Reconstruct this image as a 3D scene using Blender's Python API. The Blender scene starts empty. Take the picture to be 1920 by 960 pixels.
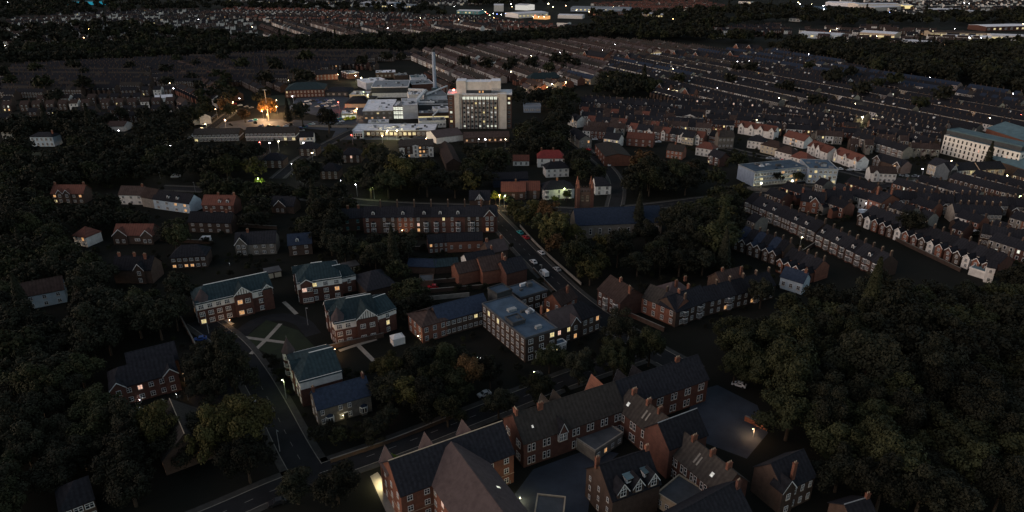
import bpy, bmesh, math, random
import numpy as np
from mathutils import Vector, Matrix
random.seed(7)
RND = random.Random(11)
scene = bpy.context.scene
col = scene.collection
# ------------------------------------------------------------------ camera, sky, sun, exposure
FPX, PITCH, CAMH = 1280.0, math.radians(23.6), 120.0
cd = bpy.data.cameras.new('camera'); cam = bpy.data.objects.new('camera', cd); col.objects.link(cam)
cam.location = (0, 0, CAMH); cam.rotation_euler = (math.radians(90) - PITCH, 0, 0)
cd.sensor_width = 36.0; cd.lens = 36.0 * FPX / 1920.0; cd.clip_start = 1.0; cd.clip_end = 20000
scene.camera = cam
SUN_EL, SUN_AZ = math.radians(20.0), math.radians(256.0)          # azimuth of the afterglow, clockwise from +Y
world = bpy.data.worlds.new("World"); scene.world = world; world.use_nodes = True
wn = world.node_tree; bgn = wn.nodes['Background']
sky = wn.nodes.new('ShaderNodeTexSky'); sky.sky_type = 'NISHITA'; sky.sun_disc = False
sky.sun_elevation = math.radians(3.0); sky.sun_rotation = SUN_AZ
sky.air_density = 1.0; sky.dust_density = 0.6; sky.ozone_density = 1.6
hs = wn.nodes.new('ShaderNodeHueSaturation'); hs.inputs['Saturation'].default_value = 0.55
wn.links.new(sky.outputs[0], hs.inputs['Color']); wn.links.new(hs.outputs[0], bgn.inputs[0])
bgn.inputs[1].default_value = 0.15
sd = bpy.data.lights.new('sun', 'SUN'); sun = bpy.data.objects.new('sun', sd); col.objects.link(sun)
sd.energy = .5; sd.angle = math.radians(55); sd.color = (1.0, 0.66, 0.5)
sv = Vector((math.sin(SUN_AZ) * math.cos(SUN_EL), math.cos(SUN_AZ) * math.cos(SUN_EL), math.sin(SUN_EL)))
sun.rotation_euler = sv.to_track_quat('Z', 'Y').to_euler(); sun.location = (-200, -50, 300)
scene.view_settings.view_transform = 'Standard'; scene.view_settings.look = 'None'
scene.view_settings.exposure = 0.95; scene.view_settings.gamma = 1.0
scene.view_settings.use_curve_mapping = False
cy = scene.cycles
cy.max_bounces = 4; cy.diffuse_bounces = 2; cy.glossy_bounces = 2; cy.transmission_bounces = 2; cy.transparent_max_bounces = 4
cy.use_denoising = True; cy.sample_clamp_indirect = 2.0; cy.caustics_reflective = False; cy.caustics_refractive = False
cy.use_adaptive_sampling = False; cy.use_light_tree = True
scene.render.film_transparent = False

# ------------------------------------------------------------------ pixel <-> ground
SP, CP = math.sin(PITCH), math.cos(PITCH)
def G(px, py, z=0.0):
    u = (px - 960) / FPX; v = (480 - py) / FPX
    dy = CP + v * SP; dz = -SP + v * CP
    t = (z - CAMH) / dz
    return Vector((u * t, dy * t))
def proj(x, y, z):
    zz = z - CAMH
    d = y * CP - zz * SP; up = y * SP + zz * CP
    return 960 + FPX * x / d, 480 - FPX * up / d

# ------------------------------------------------------------------ materials
M = {}
def mat(name, c, rough=0.85, var=0.25, scale=0.6, c2=None, emit=0, spec=0.3, objvar=0.25, metal=0, bricks=False, stripes=False, scale2=None):
    m = bpy.data.materials.new(name); m.use_nodes = True
    nt = m.node_tree; b = nt.nodes['Principled BSDF']
    b.inputs['Roughness'].default_value = rough; b.inputs['Specular IOR Level'].default_value = spec
    b.inputs['Metallic'].default_value = metal
    if emit:
        b.inputs['Base Color'].default_value = (0.02, 0.02, 0.02, 1)
        b.inputs['Emission Color'].default_value = (*c, 1); b.inputs['Emission Strength'].default_value = emit
        if emit < 8:
            tc = nt.nodes.new('ShaderNodeTexCoord'); n = nt.nodes.new('ShaderNodeTexNoise'); n.inputs['Scale'].default_value = 1.3
            nt.links.new(tc.outputs['Object'], n.inputs['Vector'])
            mr = nt.nodes.new('ShaderNodeMapRange'); mr.inputs[1].default_value = .3; mr.inputs[2].default_value = .7
            mr.inputs[3].default_value = emit * .55; mr.inputs[4].default_value = emit * 1.35
            nt.links.new(n.outputs[0], mr.inputs[0]); nt.links.new(mr.outputs[0], b.inputs['Emission Strength'])
        M[name] = m; return m
    tc = nt.nodes.new('ShaderNodeTexCoord'); n = nt.nodes.new('ShaderNodeTexNoise')
    n.inputs['Scale'].default_value = scale; n.inputs['Detail'].default_value = 6; n.inputs['Roughness'].default_value = 0.65
    nt.links.new(tc.outputs['Object'], n.inputs['Vector'])
    mx = nt.nodes.new('ShaderNodeMix'); mx.data_type = 'RGBA'
    c2 = c2 or tuple(x * 0.6 for x in c)
    mx.inputs[6].default_value = (*[x * (1 - var * .3) for x in c2], 1); mx.inputs[7].default_value = (*[min(1, x * (1 + var * .5)) for x in c], 1)
    mr = nt.nodes.new('ShaderNodeMapRange'); mr.inputs[1].default_value = .5 - .3 * 1; mr.inputs[2].default_value = .62
    nt.links.new(n.outputs[0], mr.inputs[0]); nt.links.new(mr.outputs[0], mx.inputs[0])
    out = mx.outputs[2]
    if bricks or stripes:
        w = nt.nodes.new('ShaderNodeTexBrick') if bricks else nt.nodes.new('ShaderNodeTexWave')
        m2 = nt.nodes.new('ShaderNodeMix'); m2.data_type = 'RGBA'; m2.blend_type = 'MULTIPLY'; m2.inputs[0].default_value = 0.5 if bricks else 0.22
        if bricks:
            mp = nt.nodes.new('ShaderNodeMapping'); mp.inputs['Rotation'].default_value = (math.pi / 2, 0, 0)
            nt.links.new(tc.outputs['Object'], mp.inputs[0]); nt.links.new(mp.outputs[0], w.inputs[0])
            w.inputs['Scale'].default_value = 1.6; w.inputs['Color1'].default_value = (1, 1, 1, 1); w.inputs['Color2'].default_value = (.55, .55, .55, 1)
            w.inputs['Mortar'].default_value = (.85, .8, .75, 1)
        else:
            w.wave_type = 'BANDS'; w.bands_direction = 'X'; w.inputs['Scale'].default_value = 0.28; w.inputs['Distortion'].default_value = 3.5
            w.inputs['Detail'].default_value = 3
            nt.links.new(tc.outputs['Object'], w.inputs[0])
        nt.links.new(out, m2.inputs[6]); nt.links.new(w.outputs[0], m2.inputs[7]); out = m2.outputs[2]
    if objvar:
        oi = nt.nodes.new('ShaderNodeObjectInfo'); h = nt.nodes.new('ShaderNodeHueSaturation')
        r2 = nt.nodes.new('ShaderNodeMapRange'); r2.inputs[3].default_value = 1 - objvar; r2.inputs[4].default_value = 1 + objvar
        nt.links.new(oi.outputs['Random'], r2.inputs[0]); nt.links.new(r2.outputs[0], h.inputs['Value']); nt.links.new(out, h.inputs['Color']); out = h.outputs[0]
    nt.links.new(out, b.inputs['Base Color'])
    bp = nt.nodes.new('ShaderNodeBump'); bp.inputs['Strength'].default_value = 0.35; bp.inputs['Distance'].default_value = 0.08
    nt.links.new(n.outputs[0], bp.inputs['Height']); nt.links.new(bp.outputs[0], b.inputs['Normal'])
    M[name] = m; return m
mat('brick_red', (.13, .06, .047), c2=(.075, .038, .031), bricks=True)
mat('brick_orange', (.24, .102, .068), c2=(.15, .066, .048), bricks=True)
mat('brick_brown', (.09, .06, .048), c2=(.055, .038, .031), bricks=True)
mat('brick_grey', (.19, .17, .15), c2=(.11, .10, .09), bricks=True)
mat('stone', (.30, .28, .25), c2=(.17, .16, .15), bricks=True)
mat('sandstone', (.42, .34, .25), c2=(.30, .24, .18))
mat('render_white', (.78, .76, .73), c2=(.62, .60, .57), objvar=.1)
mat('render_blue', (.50, .60, .68), c2=(.40, .5, .58), objvar=.1)
mat('render_cream', (.55, .49, .38), c2=(.5, .44, .33), objvar=.12)
mat('slate', (.028, .029, .036), c2=(.016, .017, .021), rough=.9, spec=.06, scale=1.2, stripes=True)
mat('slate_blue', (.030, .042, .070), c2=(.018, .026, .044), rough=.85, spec=.08, scale=1.2)
mat('slate_teal', (.026, .045, .054), c2=(.015, .027, .033), rough=.8, spec=.1, scale=.8, stripes=True)
mat('slate_old', (.058, .051, .047), c2=(.036, .033, .031), rough=.9, spec=.08, scale=.9, stripes=True)
mat('tile_red', (.15, .058, .042), c2=(.12, .045, .035), stripes=True)
mat('tile_scarlet', (.22, .035, .035), c2=(.13, .025, .025))
mat('tile_brown', (.07, .05, .046), c2=(.04, .029, .027), spec=.08, rough=.9, stripes=True)
mat('tile_mauve', (.088, .07, .072), c2=(.066, .052, .054), spec=.08, rough=.9, objvar=.1)  # mauve tile; on the foreground wing it carries the afterglow tint
mat('flat_grey', (.20, .22, .25), c2=(.13, .15, .18), scale=.25)
mat('flat_blue', (.058, .095, .145), c2=(.03, .05, .08), scale=.25)
mat('flat_light', (.68, .69, .74), c2=(.48, .49, .54), scale=.3)
mat('flat_dark', (.075, .08, .09), c2=(.045, .05, .055), scale=.3)
mat('flat_teal', (.10, .17, .20), c2=(.065, .11, .135), scale=.3)
mat('concrete', (.66, .60, .54), c2=(.54, .49, .44), scale=.3)
mat('cladding_grey', (.31, .38, .49), c2=(.25, .31, .41), objvar=.05)
mat('cladding_dark', (.05, .055, .06))
mat('cladding_brown', (.10, .055, .045))
mat('white_paint', (.80, .80, .80), c2=(.68, .68, .68), objvar=0)
mat('teal_paint', (.14, .36, .38), objvar=0)
mat('black_timber', (.02, .02, .02), objvar=0)
mat('metal_grey', (.32, .34, .36), rough=.45, spec=.5, objvar=.1)
mat('duct_white', (.68, .70, .74), rough=.5, objvar=.05)
mat('glass', (.018, .022, .028), rough=.08, spec=.5, objvar=.1)
mat('asphalt', (.025, .026, .029), c2=(.013, .014, .016), scale=.12, objvar=0, spec=.06)
mat('yard_tarmac', (.042, .052, .072), c2=(.020, .025, .035), scale=.09, objvar=0)
mat('pavement', (.045, .044, .042), c2=(.022, .022, .021), scale=.5, objvar=0)
mat('path_stone', (.30, .275, .24), c2=(.20, .18, .16), scale=.4, objvar=0)
mat('road_paint', (.26, .26, .25), c2=(.10, .10, .10), objvar=0)
mat('grass', (.016, .024, .010), c2=(.009, .013, .007), scale=.2, objvar=0)
mat('town_ground', (.018, .018, .016), c2=(.008, .010, .007), scale=.018, objvar=0, spec=.03)
mat('pink_stone', (.42, .33, .29), c2=(.30, .22, .19))
mat('kerb', (.20, .19, .17), c2=(.13,.12,.11), objvar=0)
mat('bark', (.06, .045, .033))
mat('lit_warm', (1.0, .50, .18), emit=.48)
mat('lit_yellow', (1.0, .80, .36), emit=.5)
mat('lit_white', (.95, .97, .80), emit=.5)
mat('lit_pink', (1.0, .60, .45), emit=.55)
mat('lit_sky', (.75, .72, .66), emit=.42)
mat('lamp_warm', (1.0, .58, .26), emit=22)
mat('lamp_white', (.95, .93, 1.0), emit=22)
mat('lamp_yellow', (1.0, .86, .5), emit=22)
mat('lamp_green', (.80, 1.0, .45), emit=18)
mat('lamp_red', (1.0, .12, .08), emit=14)
mat('lamp_blue', (.2, .28, 1.0), emit=14)
mat('lamp_off', (.6, .6, .58), objvar=0)
mat('neon_teal', (.02, .35, .5), emit=.35)
for k, c in dict(white=(.75, .76, .78), silver=(.42, .43, .45), black=(.02, .02, .023), blue=(.04, .09, .30), red=(.40, .02, .03),
                 yellow=(.75, .75, .04), teal=(.04, .34, .36), green=(.05, .22, .10), grey=(.13, .14, .15)).items():
    mat('car_' + k, c, rough=.3, spec=.5, var=.02, objvar=0, c2=c)
mat('rubber', (.02, .02, .02), objvar=0)
def leafmat(name, c, c2, ov=.5):
    m = mat(name, c, c2=c2, scale=.35, rough=.75, objvar=ov, spec=.15)
    return m
leafmat('leaf_dark', (.021, .0225, .0145), (.010, .0108, .0078))
leafmat('leaf_green', (.032, .036, .017), (.013, .015, .0085))
leafmat('leaf_olive', (.064, .060, .022), (.024, .023, .011))
leafmat('leaf_amber_lit', (.26, .12, .03), (.12, .055, .018))  # sodium lamplight put into the leaf colour, for one tree
leafmat('leaf_autumn', (.085, .05, .023), (.032, .021, .012))
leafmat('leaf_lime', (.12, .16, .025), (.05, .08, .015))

# ------------------------------------------------------------------ mesh builder
class MB:
    def __init__(s): s.v = []; s.f = []; s.m = []; s.mats = []; s.T = None
    def mi(s, n):
        if n not in s.mats: s.mats.append(n)
        return s.mats.index(n)
    def add(s, vs, fs, m):
        o = len(s.v)
        if s.T is not None:
            ca, sa, tx, ty = s.T
            vs = [(tx + ca * x - sa * y, ty + sa * x + ca * y, z) for x, y, z in vs]
        s.v += vs; k = s.mi(m)
        for f in fs: s.f.append([o + i for i in f]); s.m.append(k)
    def box(s, x0, y0, z0, x1, y1, z1, m, top=True, bottom=False):
        vs = [(x0,y0,z0),(x1,y0,z0),(x1,y1,z0),(x0,y1,z0),(x0,y0,z1),(x1,y0,z1),(x1,y1,z1),(x0,y1,z1)]
        fs = [(0,1,5,4),(1,2,6,5),(2,3,7,6),(3,0,4,7)]
        if top: fs.append((4,5,6,7))
        if bottom: fs.append((3,2,1,0))
        s.add(vs, fs, m)
    def cyl(s, x, y, z0, z1, r0, r1, m, n=10, cap=True):
        vs = [(x + r0 * math.cos(a), y + r0 * math.sin(a), z0) for a in [2 * math.pi * i / n for i in range(n)]]
        vs += [(x + r1 * math.cos(a), y + r1 * math.sin(a), z1) for a in [2 * math.pi * i / n for i in range(n)]]
        fs = [(i, (i + 1) % n, n + (i + 1) % n, n + i) for i in range(n)]
        if cap: fs.append(tuple(range(n, 2 * n)))
        s.add(vs, fs, m)
    def ball(s, x, y, z, r, m, n=8, k=5, sz=1):
        vs = [(x, y, z - r * sz)]
        for j in range(1, k):
            b = -math.pi / 2 + math.pi * j / k
            for i in range(n):
                a = 2 * math.pi * i / n
                vs.append((x + r * math.cos(b) * math.cos(a), y + r * math.cos(b) * math.sin(a), z + r * sz * math.sin(b)))
        vs.append((x, y, z + r * sz)); t = len(vs) - 1
        fs = [(0, 1 + (i + 1) % n, 1 + i) for i in range(n)]
        for j in range(k - 2):
            for i in range(n): fs.append((1 + j * n + i, 1 + j * n + (i + 1) % n, 1 + (j + 1) * n + (i + 1) % n, 1 + (j + 1) * n + i))
        fs += [(t, 1 + (k - 2) * n + i, 1 + (k - 2) * n + (i + 1) % n) for i in range(n)]
        s.add(vs, fs, m)
    def mesh(s, name):
        me = bpy.data.meshes.new(name); me.from_pydata(s.v, [], s.f)
        for n in s.mats: me.materials.append(M[n])
        me.polygons.foreach_set('material_index', s.m); me.update(); return me
    def build(s, name, parent=None, loc=(0, 0, 0), rz=0): return put(name, s.mesh(name), parent, loc, rz)
def put(name, me, parent=None, loc=(0, 0, 0), rz=0):
    o = bpy.data.objects.new(name, me); col.objects.link(o); o.location = loc; o.rotation_euler = (0, 0, rz)
    if parent is not None: o.parent = parent
    return o
def tag(o, label=None, cat=None, group=None, kind=None):
    if label: o['label'] = label
    if cat: o['category'] = cat
    if group: o['group'] = group
    if kind: o['kind'] = kind
    return o
def empty(name, loc, rz=0, **k):
    o = put(name, None, None, loc, rz); o.empty_display_size = .5; return tag(o, **k)
KIDS = {}
def kids(o): return KIDS.setdefault(o.name, [])
_put = put
def put(name, me, parent=None, loc=(0, 0, 0), rz=0):
    o = _put(name, me, parent, loc, rz)
    if parent is not None: kids(parent).append(o)
    return o
def copy_tree(o, loc=None, rz=None, parent=None, label=None):
    c = o.copy(); col.objects.link(c)
    if parent is not None: c.parent = parent; kids(parent).append(c)
    if loc is not None: c.location = loc
    if rz is not None: c.rotation_euler = (0, 0, rz)
    if label: c['label'] = label
    for k in list(kids(o)): copy_tree(k, parent=c)
    return c

# ------------------------------------------------------------------ windows
WC = {}
GL = ['glass'] * 1
def win_mesh(w, h, glass='glass', frame='white_paint', near=False, bars=1):
    k = (w, h, glass, frame, bars)
    if k in WC: return WC[k]
    b = MB(); t = max(.10, w * .085)
    b.box(-w/2, -.05, 0, w/2, -.03, h, glass)                       # pane, facing -y
    p = MB()
    for x0, x1, z0, z1 in [(-w/2-t, -w/2, -t, h+t), (w/2, w/2+t, -t, h+t), (-w/2, w/2, -t, 0), (-w/2, w/2, h, h+t)] + \
                          [(-w/2 + w*(i+1)/(bars+1) - t/2, -w/2 + w*(i+1)/(bars+1) + t/2, 0, h) for i in range(bars)]:
        p.box(x0, -.10, z0, x1, -.01, z1, frame, bottom=True)
    p.box(-w/2-t, -.088, h*.55, w/2+t, -.012, h*.55+t*.8, frame, bottom=True)
    p.box(-w/2-t-.08, -.18, -t-.12, w/2+t+.08, 0, -t-.004, 'sandstone', bottom=True)
    a = b.mesh('pane'); c = p.mesh('frame')
    q = MB(); q.v = b.v + p.v; n0 = len(b.v)
    q.f = b.f + [[i + n0 for i in f] for f in p.f]
    q.mats = b.mats + p.mats; q.m = b.m + [i + len(b.mats) for i in p.m]
    WC[k] = (a, c, q.mesh('window')); return WC[k]
def window(parent, x, y, z, rz, w, h, glass='glass', frame='white_paint', split=False, bars=1, name='window'):
    a, c, q = win_mesh(round(w, 2), round(h, 2), glass, frame, bars=bars)
    if split:
        o = put(name, a, parent, (x, y, z), rz); put('frame', c, o)
    else: o = put(name, q, parent, (x, y, z), rz)
    return o
def pick_glass(lit, warm=None):
    if RND.random() < lit: return warm or RND.choice(['lit_warm', 'lit_yellow', 'lit_warm', 'lit_pink'])
    return 'glass'

# ------------------------------------------------------------------ buildings
FOOT = []   # (cx, cy, half diagonal-ish frame) footprints for trees
GUARD = []  # (x0, y0, x1, y1, dist) image boxes that trees must not cover
def reg(A, ux, uy, L, D, h, htop, guard=True, pad=1.5):
    FOOT.append((A.x, A.y, ux.x, ux.y, L, D, pad))
    if not guard: return
    P = []
    for s, t in ((0, 0), (L, 0), (L, D), (0, D)):
        q = A + ux * s + uy * t
        P.append(proj(q.x, q.y, h)); P.append(proj(q.x, q.y, htop))
    q0, q1 = A, A + ux * L
    P.append(proj(q0.x, q0.y, h * .45)); P.append(proj(q1.x, q1.y, h * .45))
    xs = [p[0] for p in P]; ys = [p[1] for p in P]
    GUARD.append((min(xs), min(ys) , max(xs), max(ys), math.hypot(q0.x, q0.y)))
def roof_mesh(L, D, h, rh, rm, hipa=0, hipb=0, o=.35, trim=None):
    b = MB(); s = rh / (D / 2); he = h - o * s; hr = h + rh; ox = .3
    if hipa or hipb:
        xa = hipa if hipa else -ox; xb = L - hipb if hipb else L + ox
        x0 = -o if hipa else -ox; x1 = L + o if hipb else L + ox
        vs = [(x0,-o,he),(x1,-o,he),(x1,D+o,he),(x0,D+o,he),(xa,D/2,hr),(xb,D/2,hr)]
        vs += [(x,y,z-.22) for x,y,z in vs]
        fs = [(0,1,5,4),(2,3,4,5),(0,6,7,1),(2,8,9,3),(1,7,8,2),(3,9,6,0)]
        fs.append((1,2,5)) if hipb else fs.append((1,5,11,7)) or fs.append((5,2,8,11))
        fs.append((3,0,4)) if hipa else fs.append((0,4,10,6)) or fs.append((4,3,9,10))
        fs += [(6,10,11,7),(8,11,10,9)]
        if hipb: fs.append((7,11,8))
        if hipa: fs.append((9,10,6))
        b.add(vs, fs, rm)
        if trim: b.box(max(xa,0), D/2-.12, hr-.05, min(xb,L), D/2+.12, hr+.14, trim)
    else:
        y0, y1 = -o, D + o
        vs = []
        for x in (-ox, L + ox):
            vs += [(x,y0,he),(x,D/2,hr),(x,y1,he),(x,y1,he-.22),(x,D/2,hr-.25),(x,y0,he-.22)]
        fs = [(0,6,7,1),(1,7,8,2),(2,8,9,3),(3,9,10,4),(4,10,11,5),(5,11,6,0),(0,1,4,5),(1,2,3,4),(6,11,10,7),(7,10,9,8)]
        b.add(vs, fs, rm)
        b.box(-ox, D/2-.1, hr-.06, L+ox, D/2+.1, hr+.1, trim or rm)
    return b
def wall_mesh(L, D, h, rh, wall, hipa=0, hipb=0, base=None):
    b = MB(); b.box(0, 0, -.5, L, D, h, wall, top=False)
    for x, hip in ((0, hipa), (L, hipb)):
        if not hip and rh: b.add([(x,0,h),(x,D,h),(x,D/2,h+rh-.27)], [(0,1,2)], wall)
    if base: b.box(-.06, -.06, -.5, L + .06, D + .06, base[0], base[1], top=True)
    return b
def chimney_mb(w=.9, d=.6, z0=0, z1=2.2, m='brick_red', pots=2):
    b = MB(); b.box(-w/2, -d/2, z0, w/2, d/2, z1, m); b.box(-w/2-.08, -d/2-.08, z1-.25, w/2+.08, d/2+.08, z1-.08, m, bottom=True)
    for i in range(pots):
        x = -w/2 + w * (i + .5) / pots
        b.cyl(x, 0, z1, z1 + .42, .13, .10, 'sandstone', 6)
    return b
def dormer_mb(w=1.3, hh=1.5, dep=1.8, white='white_paint', rm='slate', glass='glass'):
    b = MB(); g = w * .45
    b.box(-w/2, 0, -.6, w/2, dep, hh, white, top=False)
    b.add([(-w/2,0,hh),(w/2,0,hh),(0,0,hh+g)], [(0,1,2)], white)
    e = .15
    b.add([(-w/2-e,-e,hh-e*.6),(0,-e,hh+g+.06),(0,dep+.8,hh+g+.06),(-w/2-e,dep+.4,hh-e*.6),(w/2+e,-e,hh-e*.6),(w/2+e,dep+.4,hh-e*.6)], [(0,3,2,1),(1,2,5,4)], rm)
    b.box(-w*.30, -.05, hh*.12, w*.30, -.01, hh*.88, glass)
    b.box(-.03, -.08, hh*.12, .03, -.02, hh*.88, white)
    return b
def bay_mb(w, h, dep=.9, rm='slate', frame='white_paint', wall='brick_red', storeys=2, glass='glass', sh=2.8):
    b = MB(); s = dep * .55
    base = [(-w/2, 0), (-w/2+s, -dep), (w/2-s, -dep), (w/2, 0)]
    def ring(z0, z1, m, off=0):
        vs = []
        for z in (z0, z1):
            for x, y in base: vs.append((x * (1 + off), y - off * .5, z))
        b.add(vs, [(0,1,5,4),(1,2,6,5),(2,3,7,6)], m)
    for k in range(storeys):
        z = k * sh
        ring(z, z + .75, wall); ring(z + .75, z + sh - .45, glass); ring(z + sh - .45, z + sh, frame, .015)
        ring(z + .70, z + .82, frame, .03)
        for i in range(3):
            (xa, ya), (xb, yb) = base[i], base[i+1]
            for t in (0, .5, 1):
                x = xa + (xb - xa) * t; y = ya + (yb - ya) * t
                b.box(x - .07, y - .08, z + .75, x + .07, y + .02, z + sh - .45, frame)
    z = storeys * sh
    b.add([(x, y * 1.1, z) for x, y in base] + [(0, .1, z + .7)], [(0,1,4),(1,2,4),(2,3,4)], rm)
    return b
def xgable_mb(w, h, rise, dep, wall, rm, out=.5, tudor=False, base=0.0, glass=None, rows=0):
    """a gabled bay: wall from base to h, then a gable; its roof runs back dep"""
    b = MB(); b.box(-w/2, -out, base, w/2, .3, h, wall, top=False)
    gm = 'render_white' if tudor else wall
    b.add([(-w/2,-out,h),(w/2,-out,h),(0,-out,h+rise)], [(0,1,2)], gm)
    e = .25; s = rise / (w / 2); z0 = h - e * s + .05; zr = h + rise + .08
    vs = [(-w/2-e,-out-e,z0),(0,-out-e,zr),(w/2+e,-out-e,z0),(-w/2-e,dep,z0),(0,dep,zr),(w/2+e,dep,z0)]
    vs += [(x, y, z - .18) for x, y, z in vs]
    b.add(vs, [(0,3,4,1),(1,4,5,2),(0,1,7,6),(1,2,8,7),(6,7,10,9),(7,8,11,10)], rm)
    # barge boards
    for sx in (-1, 1):
        b.add([(sx*(w/2+e),-out-e-.04,z0-.3),(0,-out-e-.04,zr-.34),(0,-out-e-.04,zr+.02),(sx*(w/2+e),-out-e-.04,z0+.06)], [(0,1,2,3)] if sx < 0 else [(3,2,1,0)], 'white_paint')
    if tudor:
        n = max(5, int(w / .8))
        for i in range(1, n):
            x = -w/2 + w * i / n; t = h + rise * (1 - abs(x) / (w/2)) - .35
            if t > h + .1: b.box(x-.11, -out-.05, h+.02, x+.11, -out-.01, t, 'black_timber', bottom=True)
        b.box(-w/2, -out-.06, h-.12, w/2, -out-.01, h+.05, 'black_timber', bottom=True)
    return b
def face_tf(face, L, D):
    if face == 'f': return (lambda s: (s, 0)), L, 0
    if face == 'b': return (lambda s: (L - s, D)), L, math.pi
    if face == 'l': return (lambda s: (0, D - s)), D, -math.pi / 2
    return (lambda s: (L, s)), D, math.pi / 2
def frame_of(A, B, h, D, rh, mode):
    if mode == 'eave': a, b = G(*A, h), G(*B, h)
    elif mode == 'base': a, b = G(*A, 0), G(*B, 0)
    elif mode == 'back': a, b = G(*A, h), G(*B, h)
    else: a, b = G(*A, h + rh), G(*B, h + rh)
    ux = (b - a); L = ux.length; ux = ux / L; uy = Vector((-ux.y, ux.x))
    if mode == 'ridge': a = a - uy * (D / 2)
    if mode == 'back': a = a - uy * D
    return a, ux, uy, L
def bld(name, label, cat, A, B, h, D, rh=3, roof='gable', wall='brick_red', rm='slate', mode='eave', hip=(0, 0), win={}, ww=1.1, wh=1.5,
        lit=.04, chim=(), dorm=(), bays=(), xg=(), band=None, bandm='render_white', group=None, trim=None, ext=(0, 0), frame='white_paint', guard=True, bars=1,
        base=None, litm=None, par=.35, door=None, cm='brick_orange', baym=None, dw=1.3, cw=1.0, ctop=1.3, pairs=0, sky=(), plant=0):
    a, ux, uy, L = frame_of(A, B, h, D, rh if roof != 'flat' else 0, mode)
    a = a - ux * ext[0]; L += ext[0] + ext[1]
    rz = math.atan2(ux.y, ux.x); dist = math.hypot(a.x, a.y)
    reg(a, ux, uy, L, D, h, h + rh, guard)
    near = dist < 235
    t = empty(name, (a.x, a.y, 0), rz, label=label, cat=cat, group=group)
    if roof == 'flat':
        w = MB(); w.box(0, 0, -.5, L, D, h, wall, top=False); w.build('wall', t)
        r = MB(); r.box(-.05, -.05, h - .3, L + .05, D + .05, h + .02, rm)
        pm = trim or wall
        for x0, y0, x1, y1 in ((-.12,-.12,L+.12,.2),(-.12,D-.2,L+.12,D+.12),(-.12,.2,.2,D-.2),(L-.2,.2,L+.12,D-.2)):
            r.box(x0, y0, h - .35, x1, y1, h + par, pm, bottom=True)
        ro = r.build('roof', t)
    else:
        wall_mesh(L, D, h, rh, wall, hip[0], hip[1], base).build('wall', t)
        ro = roof_mesh(L, D, h, rh, rm, hip[0], hip[1], trim=trim).build('roof', t)
    if band:
        q = MB(); z0, z1 = band; q.box(-.07, -.07, z0, L + .07, D + .07, z1, bandm, top=True, bottom=True); q.build('render_band', t)
    avoid = {'f': [(x[0] * L, x[1] / 2 + .5) for x in xg if len(x) < 3 or x[2].get('face', 'f') == 'f'] + [((x[0] if isinstance(x, tuple) else x) * L, 1.6) for x in bays]}
    for face, spec in win.items():
        cols, rows = spec[0], spec[1]; w_ = spec[2] if len(spec) > 2 else ww; h_ = spec[3] if len(spec) > 3 else wh
        fn, W, fr = face_tf(face, L, D); sh = (h - .2) / rows
        lp = spec[4] if len(spec) > 4 else lit
        for r_ in range(rows):
            for c in range(cols):
                s = W * (c + .5) / cols
                if any(abs(s - ax) < aw for ax, aw in avoid.get(face, [])): continue
                x, y = fn(s); z = sh * r_ + (sh - h_) * .48
                off = .07 if (band and z + h_ > band[0] and z < band[1]) else 0
                nx, ny = {'f': (0,-1), 'b': (0,1), 'l': (-1,0), 'r': (1,0)}[face]
                gg = pick_glass(lp, litm)
                for dd in ((-pairs, pairs) if pairs else (0,)):
                    window(t, x + nx * off + abs(ny) * dd, y + ny * off + abs(nx) * dd, z, fr, w_, h_, gg, frame, near, bars)
    for i in range(plant):
        b = MB(); w_, d_, h_ = RND.uniform(.8, 3.2), RND.uniform(.8, 2.6), RND.uniform(.5, 1.5)
        b.box(-w_/2, -d_/2, 0, w_/2, d_/2, h_, RND.choice(['metal_grey', 'duct_white', 'flat_dark', 'flat_grey']))
        b.build('rooftop_unit', ro, (RND.uniform(.1, .9) * L, RND.uniform(.1, .9) * D, h + .02))
    for sx, sy, sw, sl, sm in sky:
        b = MB(); b.box(-sw/2, -sl/2, -.08, sw/2, sl/2, .06, 'metal_grey' if sm.startswith('lit') else sm); b.box(-sw/2+.07, -sl/2+.07, .06, sw/2-.07, sl/2-.07, .09, sm)
        zz = h + rh * (1 - abs(sy * D - D / 2) / (D / 2)); o = b.build('skylight' if sm.startswith('lit') else 'roof_patch', ro, (sx * L, sy * D, zz + .06))
        o.rotation_euler = ((1 if sy < .5 else -1) * math.atan2(rh, D / 2), 0, 0)
    for c in chim:
        cx, cyf = c[0] * L, (c[1] if len(c) > 1 else .5) * D
        zr = h + rh * (1 - abs(cyf - D / 2) / (D / 2)) if roof != 'flat' else h
        k = chimney_mb(cw, .65, -.6, ctop + (h + rh - zr), cm, 3 if cw > 1.1 else 2).build('chimney', ro, (cx, cyf, zr))
        if len(c) > 2: k.rotation_euler = (0, 0, math.pi / 2)
    for d in dorm:
        x = d[0] * L if isinstance(d, tuple) else d * L; yy = .9; z = h + rh * yy / (D / 2)
        dormer_mb(dw, 1.35, 1.7, rm=rm, glass=(d[1] if isinstance(d, tuple) else pick_glass(.08))).build('dormer', ro, (x, yy, z - .15))
    for x in bays:
        st = 2 if h > 5 else 1
        bay_mb(2.3, h, .85, rm, frame, baym or wall, st if not isinstance(x, tuple) else x[1], pick_glass(lit), 2.75).build('bay_window', t, ((x[0] if isinstance(x, tuple) else x) * L, 0, 0))
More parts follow.
